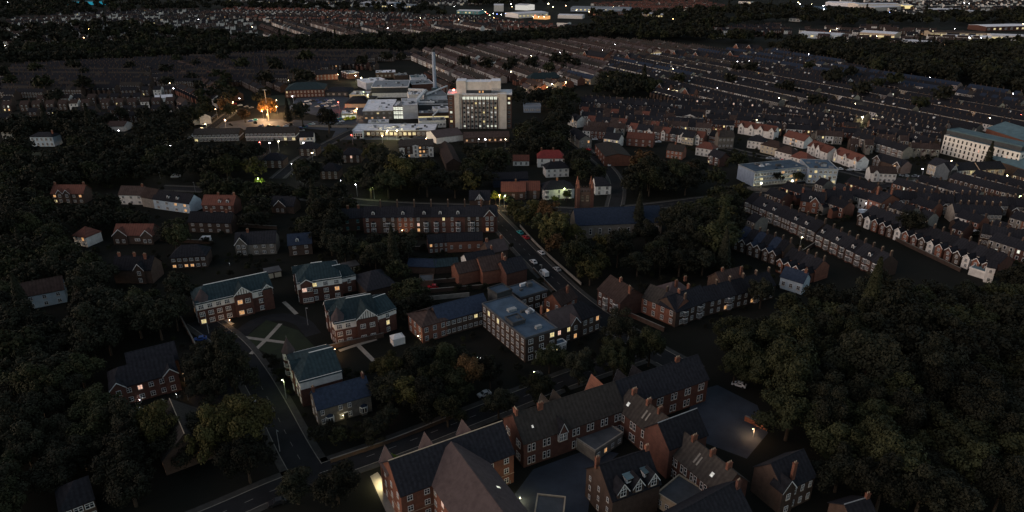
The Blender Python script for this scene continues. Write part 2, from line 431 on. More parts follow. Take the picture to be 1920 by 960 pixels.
    for g in xg:
        gx, gw = g[0], g[1]; o = dict(g[2]) if len(g) > 2 else {}
        gh = o.pop('h', h); gr = o.pop('rise', gw * .5); gwall = o.pop('wall', wall)
        grm = o.pop('rm', rm); nr = o.pop('rows', 2); face = o.pop('face', 'f'); gww = o.pop('ww', ww)
        fn, W, fr = face_tf(face, L, D); x, y = fn(gx * W)
        gb = xgable_mb(gw, gh, gr, min(D * .5, gr / max(rh, .1) * D / 2 + .6), gwall, grm, **o).build('gable', t, (x, y, 0), fr)
        oo = o.get('out', .5)
        for r_ in range(nr):
            z = (gh - .2) / nr * r_ + .9
            n = 2 if gw > 4.2 else 1
            for c in range(n):
                window(gb, (-gw * .22 + gw * .44 * c) if n == 2 else 0, -oo, z, 0, gww, wh, pick_glass(lit, litm), frame, False, bars)
    if door is not None:
        q = MB(); q.box(-.5, -.06, 0, .5, -.01, 2.1, 'black_timber'); q.box(-.62, -.09, 2.1, .62, -.01, 2.45, 'white_paint', bottom=True)
        q.build('door', t, (door * L, 0, 0))
    return t
ORD = 'first second third fourth fifth sixth seventh eighth ninth tenth eleventh twelfth thirteenth fourteenth fifteenth sixteenth seventeenth eighteenth nineteenth twentieth'.split()

def row(name, rowdesc, end, A, B, n, h, D, rh, styles, group, cat='house', mode='eave', plain=None, **common):
    """a terrace of n houses, each its own object; styles cycle"""
    a, ux, uy, L = frame_of(A, B, h, D, rh, mode); W = L / n; rz = math.atan2(ux.y, ux.x)
    reg(a, ux, uy, L, D, h, h + rh)
    protos = {}
    for i in range(n):
        si = i % len(styles); p = a + ux * (W * i)
        lab = plain or ('%s house from the %s, %s' % (ORD[i], end, rowdesc))
        if si in protos and RND.random() > .25:
            copy_tree(protos[si], (p.x, p.y, 0), rz, label=lab)
        else:
            st = dict(common); st.update(styles[si])
            protos[si] = unit(name, lab, cat, p, rz, W, h, D, rh, group, **st)
def unit(name, label, cat, p, rz, W, h, D, rh, group, wall='brick_red', rm='slate', rows=2, cols=2, ww=1.0, wh=1.4, bay=None, dorm=None, chim=True, lit=.02,
         xg=None, outr=None, frame='white_paint', cm='brick_brown', cols_l=None, dmat='white_paint', tudor=False, band=None, whitefront=False, split=False, glassx=None, ctop=1.5):
    t = empty(name, (p.x, p.y, 0), rz, label=label, cat=cat, group=group)
    wall_mesh(W, D, h, rh, wall).build('wall', t)
    ro = roof_mesh_t(W, D, h, rh, rm).build('roof', t)
    if whitefront: q = MB(); q.box(.02, -.05, 0, W - .02, .02, h - .1, 'render_white'); q.build('front_render', t)
    if band: q = MB(); q.box(.01, -.06, band[0], W - .01, .02, band[1], 'render_white', bottom=True); q.build('render_band', t)
    if chim: chimney_mb(1.0, .6, -.8, ctop, cm, 3).build('chimney', ro, (W - .02, D / 2, h + rh)).rotation_euler = (0, 0, math.pi / 2)
    yo = -.05 if (whitefront or band) else 0
    for r_ in range(rows):
        for c in range(cols):
            s = W * (c + .5) / cols
            if bay is not None and abs(s - bay * W) < 1.3: continue
            if xg is not None and abs(s - xg * W) < 1.5: continue
            if outr is not None and abs(s - outr * W) < 1.4: continue
            z = (h - .2) / rows * r_ + .85
            window(t, s, yo, z, 0, ww, wh, pick_glass(lit), frame, split)
    if bay is not None: bay_mb(2.2, h, .8, rm, frame, wall, 2 if h > 5 else 1, pick_glass(lit), 2.75).build('bay_window', t, (bay * W, yo, 0))
    if dorm is not None: dormer_mb(1.3, 1.4, 1.8, dmat, rm, pick_glass(.1)).build('dormer', ro, (dorm * W, .9, h + rh * .9 / (D/2) - .15))
    if xg is not None:
        g = xgable_mb(2.8, h, 1.7, 2.6, 'render_white' if (tudor or whitefront) else wall, rm, tudor=tudor).build('gable', t, (xg * W, 0, 0))
        window(g, 0, -.5, .8, 0, 1.4, 1.4, pick_glass(lit), frame); window(g, 0, -.5, 3.5, 0, 1.4, 1.4, pick_glass(lit), frame)
    if outr is not None:
        g = xgable_mb(3.0, h - 1.0, 1.5, 2.2, wall, rm, out=4.5).build('rear_extension', t, (outr * W, 0, 0))
        window(g, 0, -4.5, 3.0, 0, .9, 1.2, pick_glass(lit), frame); window(g, .4, -4.5, .8, 0, .9, 1.2, pick_glass(lit), frame)
    return t
def roof_mesh_t(W, D, h, rh, rm, o=.3):
    b = MB(); s = rh / (D / 2); he = h - o * s; hr = h + rh
    vs = []
    for x in (0.0, W):
        vs += [(x,-o,he),(x,D/2,hr),(x,D+o,he),(x,D+o,he-.22),(x,D/2,hr-.25),(x,-o,he-.22)]
    b.add(vs, [(0,6,7,1),(1,7,8,2),(2,8,9,3),(3,9,10,4),(4,10,11,5),(5,11,6,0),(0,1,4,5),(1,2,3,4),(6,11,10,7),(7,10,9,8)], rm)
    b.box(0, D/2-.09, hr-.06, W, D/2+.09, hr+.08, rm)
    return b

# ------------------------------------------------------------------ trees
def quads(rs, C, Nn, size):
    """numpy leaf quads at C with normals Nn"""
    n = len(C)
    r = rs.normal(size=(n, 3)); t = np.cross(Nn, r); t /= np.linalg.norm(t, axis=1)[:, None] + 1e-9
    b = np.cross(Nn, t); s = size * rs.uniform(.6, 1.35, (n, 1))
    P = np.empty((n, 4, 3)); P[:, 0] = C - t * s * .5; P[:, 1] = C - b * s * .32 ; P[:, 2] = C + t * s * .5; P[:, 3] = C + b * s * .32
    return P.reshape(-1, 3)
def crown_pts(rs, kind, nleaf, R=5.0, H=11.0):
    """clumps on lobes; returns centres and normals"""
    if kind == 'conifer':
        z = rs.uniform(0.06, 1, nleaf) ** 1.25; a = rs.uniform(0, 2*np.pi, nleaf)
        tier = 1 - .22 * ((z * 11) % 1)
        rr = R * .62 * (1 - z) ** .85 * tier * np.sqrt(rs.uniform(.45, 1.1, nleaf)) + .1
        C = np.stack([rr*np.cos(a), rr*np.sin(a), z * H * 1.45 + 1], 1)
        N = np.stack([np.cos(a), np.sin(a), np.full(nleaf, .8)], 1) + rs.normal(scale=.45, size=(nleaf, 3))
    else:
        nl = 30; L = []; ax = rs.uniform(.78, 1.2); ay = rs.uniform(.78, 1.2)
        for i in range(nl):
            a = rs.uniform(0, 2*np.pi); u = rs.uniform(-.45, 1) ; q = math.sqrt(max(0, 1 - max(u, -.2)**2))
            d = rs.uniform(.4, 1.02)
            c = np.array([R*q*math.cos(a)*d*ax, R*q*math.sin(a)*d*ay, H*.56 + H*.40*u*d]); L.append((c, R * rs.uniform(.14, .40) * (1.15 - .35 * d)))
        L.append((np.array([0, 0, H*.56]), R*.5))
        w = np.array([l[1]**2 for l in L]); idx = rs.choice(len(L), nleaf, p=w/w.sum())
        cc = np.array([l[0] for l in L])[idx]; rr = np.array([l[1] for l in L])[idx]
        d = rs.normal(size=(nleaf, 3)); d /= np.linalg.norm(d, axis=1)[:, None]; d[:, 2] = np.abs(d[:, 2]) * np.where(rs.random(nleaf) < .8, 1, -1)
        C = cc + d * (rr * rs.uniform(.62, 1.25, nleaf))[:, None]
        N = d + rs.normal(scale=.42, size=(nleaf, 3))
    N /= np.linalg.norm(N, axis=1)[:, None]
    return C, N
def np_mesh(name, V, m):
    me = bpy.data.meshes.new(name); nq = len(V) // 4
    me.vertices.add(len(V)); me.vertices.foreach_set('co', V.astype(np.float32).ravel())
    me.loops.add(nq * 4); me.loops.foreach_set('vertex_index', np.arange(nq * 4, dtype=np.int32))
    me.polygons.add(nq); me.polygons.foreach_set('loop_start', np.arange(0, nq * 4, 4, dtype=np.int32))
    me.materials.append(M[m]) if isinstance(m, str) else [me.materials.append(M[x]) for x in m]
    me.update(); me.validate(); return me
def trunk_mesh(rs, H=11.0, kind='b'):
    b = MB(); b.cyl(0, 0, -.4, H * .45, .34, .22, 'bark', 7); b.cyl(0, 0, H*.45, H*.8, .22, .06, 'bark', 5)
    if kind != 'conifer':
        for i in range(6):
            a = i * 1.05 + rs.uniform(0, .5); z = H * rs.uniform(.3, .5); r = rs.uniform(2, 3.4); z2 = z + rs.uniform(1.5, 3)
            p, q = Vector((0, 0, z)), Vector((r*math.cos(a), r*math.sin(a), z2)); s = Vector((-math.sin(a), math.cos(a), 0)) * .1
            u = Vector((0, 0, .13))
            b.add([tuple(p-s), tuple(p+s), tuple(p+u), tuple(q-s*.3), tuple(q+s*.3), tuple(q+u*.3)], [(0,1,4,3),(1,2,5,4),(2,0,3,5)], 'bark')
    return b.mesh('trunk')
LEAVES = dict(dark='leaf_dark', green='leaf_green', olive='leaf_olive', autumn='leaf_autumn', lime='leaf_lime', amber='leaf_amber_lit')
CROWN = {}
def crown(kind, leaf, lod, var):
    k = (kind, leaf, lod, var)
    if k not in CROWN:
        base = (kind, lod, var)
        if base not in CROWN:
            rs = np.random.default_rng(100 + var * 7 + lod + (50 if kind == 'conifer' else 0))
            n, s = [(9000, .46), (3600, .66), (1300, 1.0)][lod]
            C, N = crown_pts(rs, kind, n); CROWN[base] = (quads(rs, C, N, s), trunk_mesh(rs, kind=kind))
        CROWN[k] = np_mesh('crown', CROWN[base][0], LEAVES[leaf])
    return CROWN[k], CROWN[(kind, lod, var)][1]
def inside(poly, x, y):
    c = False; n = len(poly)
    for i in range(n):
        (x0, y0), (x1, y1) = poly[i], poly[i-1]
        if (y0 > y) != (y1 > y) and x < (x1 - x0) * (y - y0) / (y1 - y0) + x0: c = not c
    return c
def blocked(x, y, r=0):
    for ax, ay, ux, uy, L, D, pad in FOOT:
        dx, dy = x - ax, y - ay; s = dx*ux + dy*uy; t = -dx*uy + dy*ux
        p = pad + r
        if -p < s < L + p and -p < t < D + p: return True
    return False
def hides(x, y, r, h):
    d = math.hypot(x, y)
    cx, top = proj(x, y, h); _, bot = proj(x, y, h * .25); w = r * FPX / math.hypot(d, CAMH)
    for x0, y0, x1, y1, dist in GUARD:
        if d < dist + 4 and cx + w*.75 > x0 and cx - w*.75 < x1 and top < y1 and bot > y0: return True
    return False
TREES = []
CELL = {}
def add_tree(x, y, sc, kind, leaf, label, group, force=False):
    h = 12.3 * sc * (1.25 if kind == 'conifer' else 1); r = 5.0 * sc * (.62 if kind == 'conifer' else 1)
    if not force:
        if blocked(x, y, r * .4) or hides(x, y, r, h): return False
        if CELL_near(x, y, r): return False
    CELL.setdefault((int(x // 12), int(y // 12)), []).append((x, y, r))
    TREES.append((x, y, sc, kind, leaf, label, group, RND.uniform(0, 6.28), RND.randrange(7))); return True
def CELL_near(x, y, r):
    cx, cy_ = int(x // 12), int(y // 12)
    for i in (-1, 0, 1):
        for j in (-1, 0, 1):
            for a, b, q in CELL.get((cx+i, cy_+j), ()):
                if (a-x)**2 + (b-y)**2 < ((r + q) * .5)**2: return True
    return False
def wood(pts, n, label, group, leaves=('dark', 'dark', 'green'), smin=.65, smax=1.15, con=.012):
    P = [tuple(G(*p)) for p in pts]; xs = [p[0] for p in P]; ys = [p[1] for p in P]
    k = 0; tries = 0
    while k < n and tries < n * 14:
        tries += 1; x = RND.uniform(min(xs), max(xs)); y = RND.uniform(min(ys), max(ys))
        if not inside(P, x, y): continue
        kind = 'conifer' if RND.random() < con else 'broad'
        if add_tree(x, y, RND.uniform(smin, smax) * (1.33 if smin > .35 else 1), kind, RND.choice(leaves), label, group): k += 1
def flush_trees(limit=298):
    """the ones that show largest are things; the rest are one distant wood"""
    def size(t): return (9 if t[6] is None else 0) + t[2] / math.hypot(t[0], t[1], CAMH)
    def seen(t):
        px, py = proj(t[0], t[1], 6); return -20 < px < 1940 and -10 < py < 1010
    S = sorted([t for t in TREES if seen(t)], key=size, reverse=True)
    protos = {}
    for i, (x, y, sc, kind, leaf, label, group, rz, var) in enumerate(S[:limit]):
        d = math.hypot(x, y); lod = 0 if d < 215 else 1 if d < 420 else 2
        k = (kind, leaf, lod, var)
        if k not in protos:
            t = put('conifer_tree' if kind == 'conifer' else 'broadleaf_tree', None, None, (x, y, 0), rz)
            c, tr = crown(*k); put('trunk', tr, t); put('crown', c, t); protos[k] = t
        else: t = copy_tree(protos[k], (x, y, 0), rz)
        t.scale = (sc * RND.uniform(.82, 1.2), sc * RND.uniform(.82, 1.2), sc * RND.uniform(.75, 1.2))
        tag(t, label, 'tree', group)
    rest = S[limit:]; V = []
    rs = np.random.default_rng(5); bases = []
    for nq, sz in ((800, 1.15), (260, 2.1), (110, 3.3)):
        B = []
        for v in range(5): C, N = crown_pts(rs, 'broad', nq); B.append(quads(rs, C, N, sz))
        C, N = crown_pts(rs, 'conifer', nq); B.append(quads(rs, C, N, sz * .8)); bases.append(B)
    mats = []
    for (x, y, sc, kind, leaf, label, group, rz, var) in rest:
        dd = math.hypot(x, y); B = bases[0 if dd < 620 else 1 if dd < 1150 else 2]; b = B[5] if kind == 'conifer' else B[RND.randrange(5)]
        ca, sa = math.cos(rz) * sc, math.sin(rz) * sc
        q = np.stack([b[:, 0]*ca - b[:, 1]*sa + x, b[:, 0]*sa + b[:, 1]*ca + y, b[:, 2]*sc], 1); V.append(q)
        mats.append(np.full(len(q)//4, list(LEAVES).index(leaf), dtype=np.int32))
    if V:
        me = np_mesh('far_trees', np.concatenate(V), list(LEAVES.values()))
        me.polygons.foreach_set('material_index', np.concatenate(mats)); me.update()
        put('distant_trees', me)
        tag(bpy.data.objects['distant_trees'], 'dark massed trees and shrubs filling the gaps and the far belts', 'trees', kind='stuff')
    print('TREES', len(TREES), 'seen', len(S))

# ------------------------------------------------------------------ cars
def car_parts(kind, colr):
    p = 'car_' + colr
    b = MB()
    if kind == 'van':
        L, W, H = 5.2, 2.0, 2.3
        prof = [(-2.6,.35),(-2.6,1.0),(-2.2,1.2),(-1.5,2.1),(-1.1,2.3),(2.55,2.3),(2.6,.35)]
    else:
        L, W, H = 4.2, 1.75, 1.45
        prof = [(-2.1,.3),(-2.12,.62),(-1.85,.82),(-1.0,.92),(-.35,1.42),(1.1,1.45),(1.75,.98),(2.08,.9),(2.1,.3)]
    n = len(prof); w = W / 2
    def yy(z): return w * (1 if z < 1.0 else (.84 if kind != 'van' else .95))
    vs = [(x, -yy(z), z) for x, z in prof] + [(x, yy(z), z) for x, z in prof]
    fs = [(i, (i+1) % n, n + (i+1) % n, n + i) for i in range(n)] + [tuple(range(n-1, -1, -1)), tuple(range(n, 2*n))]
    b.add(vs, fs, p)
    g = MB()
    if kind == 'van':
        g.add([(-2.17,-.86,1.28),(-1.54,-.86,2.07),(-1.54,.86,2.07),(-2.17,.86,1.28)], [(0,1,2,3)], 'glass'); 
        for s in (-1, 1): g.add([(-1.7,s*1.0,1.3),(-.4,s*1.0,1.3),(-.4,s*.97,2.0),(-1.3,s*.97,2.0)], [(0,1,2,3)], 'glass')
    else:
        g.add([(-1.0,-.68,.96),(-.38,-.62,1.42),(-.38,.62,1.42),(-1.0,.68,.96)], [(0,1,2,3)], 'glass')
        g.add([(1.16,-.62,1.44),(1.76,-.68,1.0),(1.76,.68,1.0),(1.16,.62,1.44)], [(0,1,2,3)], 'glass')
        for s in (-1, 1): g.add([(-.75,s*.87,.98),(1.35,s*.87,.98),(.95,s*.76,1.36),(-.3,s*.76,1.36)], [(0,1,2,3)], 'glass')
    wh = MB()
    def wheel(x, s):
        q = MB(); r = .34; vs = []
        for y in (-.12, .12):
            for i in range(10): a = 2*math.pi*i/10; vs.append((r*math.cos(a), y, r + r*math.sin(a)))
        q.add(vs, [(i, (i+1)%10, 10+(i+1)%10, 10+i) for i in range(10)] + [tuple(range(9,-1,-1)), tuple(range(10,20))], 'rubber'); return q
    return b, g, wheel, L, w
CARS = {}
def car(x, y, rz, colr, kind, label, group=None, z=.06, detail=True):
    k = (kind, colr, detail)
    cat = 'van' if kind == 'van' else 'car'
    if k not in CARS:
        b, g, wheel, L, w = car_parts(kind, colr)
        if detail:
            t = empty('parked_' + cat, (x, y, z), rz)
            b.build('body', t); g.build('windows', t); me = wheel(0, 0).mesh('wheel')
            for sx in (-.62, .62):
                for s in (-1, 1): put('wheel', me, t, (sx * L / 2, s * (w - .1), 0))
        else:
            o = len(b.v); b.v += g.v; b.f += [[i + o for i in f] for f in g.f]; b.mats.append('glass'); b.m += [1] * len(g.f)
            t = put('parked_' + cat, b.mesh('parked_' + cat), None, (x, y, z), rz)
        CARS[k] = t
    else: t = copy_tree(CARS[k], (x, y, z), rz)
    return tag(t, label, cat, group)

# ------------------------------------------------------------------ lamps
LAMPC = dict(warm=(1, .55, .24), white=(.92, .95, 1), yellow=(1, .85, .45), green=(.85, 1, .45), red=(1, .1, .05), blue=(.2, .3, 1), off=(1, 1, 1))
LM = {}
def lamp(px, py, c='white', h=8.0, power=0, r=.32, label=None, group='street lamps', name='street_lamp', post=True, cat='lamp'):
    p = G(px, py, h)
    t = empty(name, (p.x, p.y, 0), RND.uniform(0, 6.28), label=label, cat=cat, group=group)
    if post:
        k = ('post', h)
        if k not in LM:
            b = MB(); b.cyl(0, 0, 0, h - .1, .11, .06, 'metal_grey', 6); b.box(-.05, -.05, h-.12, .9, .05, h+.02, 'metal_grey', bottom=True); LM[k] = b.mesh('post')
        put('post', LM[k], t)
    k = ('head', c, round(r, 2), h)
    if k not in LM:
        b = MB(); b.ball(0, 0, 0, r, 'lamp_' + c, 8, 5, .55); LM[k] = b.mesh('lamp_head')
    put('lamp_head', LM[k], t, (.5 if post else 0, 0, h - .12 - (r * .55)))
    if power:
        l = bpy.data.lights.new('lamp_light', 'POINT'); l.energy = power; l.color = LAMPC[c]; l.shadow_soft_size = .25
        o = bpy.data.objects.new('lamp_light', l); col.objects.link(o); o.parent = t; o.location = (.5 if post else 0, 0, (h - .75 - r) if h > 2 else h + .7)
    return t

# ------------------------------------------------------------------ setting sheets
def sheet(name, pts, z, m, label=None, world_pts=False):
    P = [tuple(p) if world_pts else tuple(G(*p)) for p in pts]
    a = sum(P[i-1][0]*P[i][1] - P[i][0]*P[i-1][1] for i in range(len(P)))
    if a < 0: P = P[::-1]
    b = MB(); n = len(P)
    vs = [(x, y, z) for x, y in P]; b.add(vs, [tuple(range(n))], m)
    o = b.build(name); o['kind'] = 'structure'; 
    return o
def ribbon(pts, w, z, th=0.0, off=0.0, wp=False):
    """points along a centre line (pixels) -> strip vertices"""
    P = [Vector(p) if wp else G(*p) for p in pts]
    # smooth
    for _ in range(2):
        Q = [P[0]]
        for a, b in zip(P, P[1:]): Q += [a * .75 + b * .25, a * .25 + b * .75]
        Q.append(P[-1]); P = Q
    vs = []
    for i, p in enumerate(P):
        d = (P[min(i+1, len(P)-1)] - P[max(i-1, 0)]).normalized(); nrm = Vector((-d.y, d.x))
        c = p + nrm * off
        vs += [(*(c + nrm * w / 2), z), (*(c - nrm * w / 2), z)]
    fs = [(2*i+1, 2*i+3, 2*i+2, 2*i) for i in range(len(P) - 1)]
    if th:
        n = len(vs); vs += [(x, y, z - th) for x, y, _ in vs]
        for i in range(len(P) - 1): fs += [(2*i, 2*i+2, n+2*i+2, n+2*i), (2*i+3, 2*i+1, n+2*i+1, n+2*i+3)]
    return vs, fs, P
ROADN = [0]
def road(pts, w=7.0, name='road', kerb=True, dashes=True, pave=1.8, m='asphalt', z=None, guard=True, km='pavement', dm='road_paint'):
    ROADN[0] += 1; z = z or .012 + .005 * (ROADN[0] % 9)
    b = MB(); vs, fs, P = ribbon(pts, w, z); b.add(vs, fs, m); o = b.build(name); o['kind'] = 'structure'
    ROADS.append((P, w, pts, kerb, pave, km))
    if dashes:
        q = MB(); acc = 0
        for a, c in zip(P, P[1:]):
            d = (c - a); L = d.length; d = d / max(L, .01); nn = Vector((-d.y, d.x)) * .06; s = -acc
            while s < L:
                s0, s1 = max(s, 0), min(s + 2.2, L)
                if s1 > s0 + .2:
                    p0, p1 = a + d * s0, a + d * s1
                    q.add([(*(p0 - nn), z + .005), (*(p1 - nn), z + .005), (*(p1 + nn), z + .005), (*(p0 + nn), z + .005)], [(0,1,2,3)], dm)
                s += 6.2
            acc = (acc + L) % 6.2
        if q.v: q.build('road_marking')['kind'] = 'structure'
    if guard:
        for a, c in zip(P, P[1:]):
            d = c - a
            if d.length > .1: u = d.normalized(); FOOT.append((a.x + u.y * w/2, a.y - u.x * w/2, u.x, u.y, d.length, w, .5))
    return P
ROADS = []
def finish_roads():
    def on_other(me, x, y, m=.3):
        for k, (P, w, *_r) in enumerate(ROADS):
            if k == me or w < 3: continue
            for a, c in zip(P, P[1:]):
                d = c - a; L = d.length
                if L < .05: continue
                d /= L; v = Vector((x, y)) - a; s = v.dot(d)
                if -w * .3 < s < L + w * .3 and abs(v.x * d.y - v.y * d.x) < w / 2 + m: return True
        return False
    for k, (P, w, pts, kerb, pave, km) in enumerate(ROADS):
        if not kerb: continue
        q = MB()
        for s in (-1, 1):
            for ww_, z, off, m in ((pave, .125, s * (w / 2 + pave / 2 + .1), km), (.2, .135, s * (w / 2), 'kerb')):
                vs, fs, PP = ribbon(pts, ww_, z, 0, off)
                n = len(vs)
                for i in range(len(PP) - 1):
                    # resample each strip piece finely so junctions open cleanly
                    l0, r0, l1, r1 = (Vector(vs[2*i]), Vector(vs[2*i+1]), Vector(vs[2*i+2]), Vector(vs[2*i+3])); Ls = (l1 - l0).length; m_ = max(1, int(Ls / 3))
                    for j in range(m_):
                        a, b = j / m_, (j + 1) / m_
                        p = [r0.lerp(r1, a), r0.lerp(r1, b), l0.lerp(l1, b), l0.lerp(l1, a)]; c = (p[0] + p[2]) / 2
                        if on_other(k, c.x, c.y): continue
                        dn = Vector((0, 0, -.2)); q.add([tuple(x) for x in p] + [tuple(x + dn) for x in p], [(0,1,2,3), (4,5,1,0), (3,2,6,7)], m)
        if q.v: q.build('pavement')['kind'] = 'structure'
def fence_wall(name, label, cat, pts, h=1.1, w=.25, m='brick_brown', group=None, z=0.0):
    b = MB(); vs, fs, P = ribbon(pts, w, z + h, h + .3); b.add(vs, fs, m)
    vs, fs, P = ribbon(pts, w + .12, z + h + .07, .07); b.add(vs, fs, 'kerb')
    c = P[len(P)//2]; o = b.build(name); return tag(o, label, cat, group)

# ------------------------------------------------------------------ far houses (single mesh each, or massed)
def far_house(b, W, D, h, rh, wall, rm, lit, out=True, white=False, chim=True, dormer=False):
    """geometry of a small terraced house added to builder b in its local frame"""
    b.box(0, 0, 0, W, D, h, wall, top=False)
    b.add([(0,0,h),(0,D,h),(0,D/2,h+rh),(W,0,h),(W,D,h),(W,D/2,h+rh)], [(0,1,2),(3,5,4)], wall)
    b.add([(0,-.3,h-.1),(W,-.3,h-.1),(W,D/2,h+rh+.05),(0,D/2,h+rh+.05),(W,D+.3,h-.1),(0,D+.3,h-.1)], [(0,1,2,3),(3,2,4,5)], rm)
    g = lambda: (RND.choice(['lit_warm', 'lit_yellow', 'lit_white']) if RND.random() < lit else 'glass')
    for z in (1.0, 3.7):
        for x in (W*.27, W*.75):
            b.add([(x-.62,-.05,z-.12),(x+.62,-.05,z-.12),(x+.62,-.05,z+1.5),(x-.62,-.05,z+1.5)], [(0,1,2,3)], 'white_paint')
            b.add([(x-.45,-.08,z),(x+.45,-.08,z),(x+.45,-.08,z+1.3),(x-.45,-.08,z+1.3)], [(0,1,2,3)], g())
    if white: b.add([(0.05,-.03,0),(W-.05,-.03,0),(W-.05,-.03,h-.2),(.05,-.03,h-.2)], [(0,1,2,3)], 'render_white')
    if chim: b.box(W-.35, D/2-.45, h+rh-.6, W+.25, D/2+.45, h+rh+1.5, 'brick_brown')
    if dormer: b.box(W*.5-.7, 1.0, h, W*.5+.7, 2.6, h+1.9, 'white_paint')
    if out:
        b.box(W*.1, -4.2, 0, W*.55, 0, h-1.6, wall, top=False)
        b.add([(W*.1,-4.2,h-1.6),(W*.55,-4.2,h-1.6),(W*.325,-4.2,h-.3)], [(0,1,2)], wall)
        b.add([(W*.1-.1,-4.3,h-1.7),(W*.325,-4.3,h-.25),(W*.325,.6,h-.25),(W*.1-.1,.1,h-1.7),(W*.55+.1,-4.3,h-1.7),(W*.55+.1,.1,h-1.7)], [(0,3,2,1),(1,2,5,4)], rm)
MASS = {}
FARH = {}
HCOUNT = [0]
def far_rows(poly, ang, pitch, W=5.2, h=5.6, D=8.5, rh=2.8, wall=('brick_red',), rm=('slate',), lit=.04, white=.1, out=.5, mass='far_terraced_houses', skip=.03, label=None, group=None, indiv=0, gap=0, dormer=.0, jit=0.0, flip=False, minseg=30, front=()):
    P = [tuple(G(*p)) for p in poly]; ca, sa = math.cos(math.radians(ang)), math.sin(math.radians(ang))
    R = [(x*ca + y*sa, -x*sa + y*ca) for x, y in P]
    x0, x1 = min(p[0] for p in R), max(p[0] for p in R); y0, y1 = min(p[1] for p in R), max(p[1] for p in R)
    y = y0 + pitch * .3; k = 0
    mb = MASS.setdefault(mass, MB())
    while y < y1:
        x = x0 + RND.uniform(0, W); seg = 0; out_row = (k % 2 == 1) and RND.random() < out * 2; rmr = RND.choice(rm); wr = RND.choice(front or wall) if k % 2 == 0 else RND.choice(wall); fl = (k % 2 == 1) and flip
        while x < x1:
            if inside(R, x, y) and RND.random() > skip:
                xx, yv = x, y + RND.uniform(-jit, jit); wx, wy = xx*ca - yv*sa, xx*sa + yv*ca
                mx, my = (xx + W/2)*ca - (yv + D/2)*sa, (xx + W/2)*sa + (yv + D/2)*ca
                qx, qy = proj(mx, my, 4)
                if -30 < qx < 1950 and -25 < qy and not blocked(mx, my, 3.0):
                    wl = wr if RND.random() < .6 else RND.choice((front or wall) if k % 2 == 0 else wall); rr = rmr if RND.random() < .8 else RND.choice(rm)
                    if indiv and HCOUNT[0] < indiv:
                        HCOUNT[0] += 1; key = (W, h, D, wl, rr, out_row, RND.randrange(4))
                        if key not in FARH:
                            b = MB(); far_house(b, W, D, h, rh, wl, rr, lit * 1.5, out_row, RND.random() < white, True, RND.random() < dormer); FARH[key] = b.mesh('terraced_house')
                        o = put('terraced_house', FARH[key], None, (wx, wy, 0), math.atan2(sa, ca)); tag(o, label, 'house', group)
                    else:
                        mb.T = (ca, sa, wx, wy); far_house(mb, W, D, h, rh, wl, rr, lit, out_row, (RND.random() < white * (1.7 if k % 2 == 0 else .3)), RND.random() < .8, RND.random() < dormer); mb.T = None
                    seg += 1
            x += W
            if gap and seg and seg % gap == 0: x += RND.uniform(2, 5); seg += 1
            elif seg and seg % minseg == 0: x += 9; seg += 1
        k += 1; y += pitch * (.86 if k % 2 else 1.14)
    FOOT_later.append(P)
FOOT_later = []

# =================================================================== THE SETTING
g = MB(); S = 9000
g.add([(-S,-600,0),(S,-600,0),(S,2*S,0),(-S,2*S,0)], [(0,1,2,3)], 'town_ground'); g.build('ground')['kind'] = 'structure'
# access road on the left, lower road, diagonal street, upper road
road([(372,600),(430,640),(470,690),(510,760),(552,845),(590,905)], 8.0, dm='kerb')
road([(300,1010),(420,960),(520,915),(620,880),(740,838),(850,795),(960,752),(1080,705),(1200,665)], 6.8)
road([(905,385),(944,425),(985,470),(1030,515),(1080,562),(1140,605),(1215,655),(1300,700)], 8.4)
road([(300,352),(420,357),(520,366),(640,376),(760,386),(905,389),(1000,392)], 7.5, dashes=False)
road([(1000,392),(1120,398),(1250,384),(1340,372),(1420,368),(1500,352),(1640,352),(1760,340),(1920,334)], 8.0)
road([(1080,268),(1110,290),(1145,320),(1160,352),(1150,396)], 6.5, dashes=False)
road([(320,305),(360,268),(400,236),(440,205)], 7.0)
road([(520,335),(560,300),(628,262),(690,232),(705,225)], 6.5, dashes=False)
road([(560,232),(640,236),(700,240),(800,262),(900,262)], 6.0, dashes=False)
road([(1120,262),(1300,262),(1450,300),(1540,308),(1700,352)], 6.0, dashes=False, guard=False)
road([(1560,330),(1500,345),(1420,352)], 5.0, dashes=False)
finish_roads()
sheet('garden_lawn', [(452,640),(500,600),(560,620),(600,660),(520,672)], .03, 'grass')
0 and sheet('care_home_drive', [(372,598),(470,585),(560,580),(600,640),(560,660),(600,612),(540,596),(470,612),(440,640)], .011, 'asphalt')
road([(440,640),(470,606),(520,592),(566,600),(588,628)], 5.5, dashes=False, pave=1.4)
for p in ([(455,632),(485,636),(540,643)], [(470,664),(496,640),(526,607)], [(636,658),(665,648),(706,636)], [(672,648),(690,666),(702,678)], [(532,566),(545,578),(556,589)], [(424,598),(430,606),(437,608)]):
    road(p, 1.5, 'garden_path', kerb=False, dashes=False, m='path_stone', guard=False)
sheet('car_park', [(372,640),(400,625),(420,700),(470,800),(400,830),(350,740)], .009, 'asphalt')
sheet('school_yard', [(955,940),(1000,880),(1110,840),(1160,850),(1110,900),(1100,980),(980,1010)], .02, 'yard_tarmac')
sheet('school_playground', [(1300,735),(1345,722),(1420,760),(1440,812),(1400,860),(1320,830),(1290,780)], .02, 'yard_tarmac')
sheet('paved_path', [(694,893),(708,885),(748,940),(758,985),(735,985)], .02, 'path_stone')
sheet('park_lawn', [(1540,690),(1640,640),(1760,650),(1800,760),(1780,900),(1600,920),(1520,830)], .015, 'grass')
sheet('hospital_car_park', [(540,205),(556,184),(640,180),(690,190),(690,222),(620,222)], .02, 'yard_tarmac')
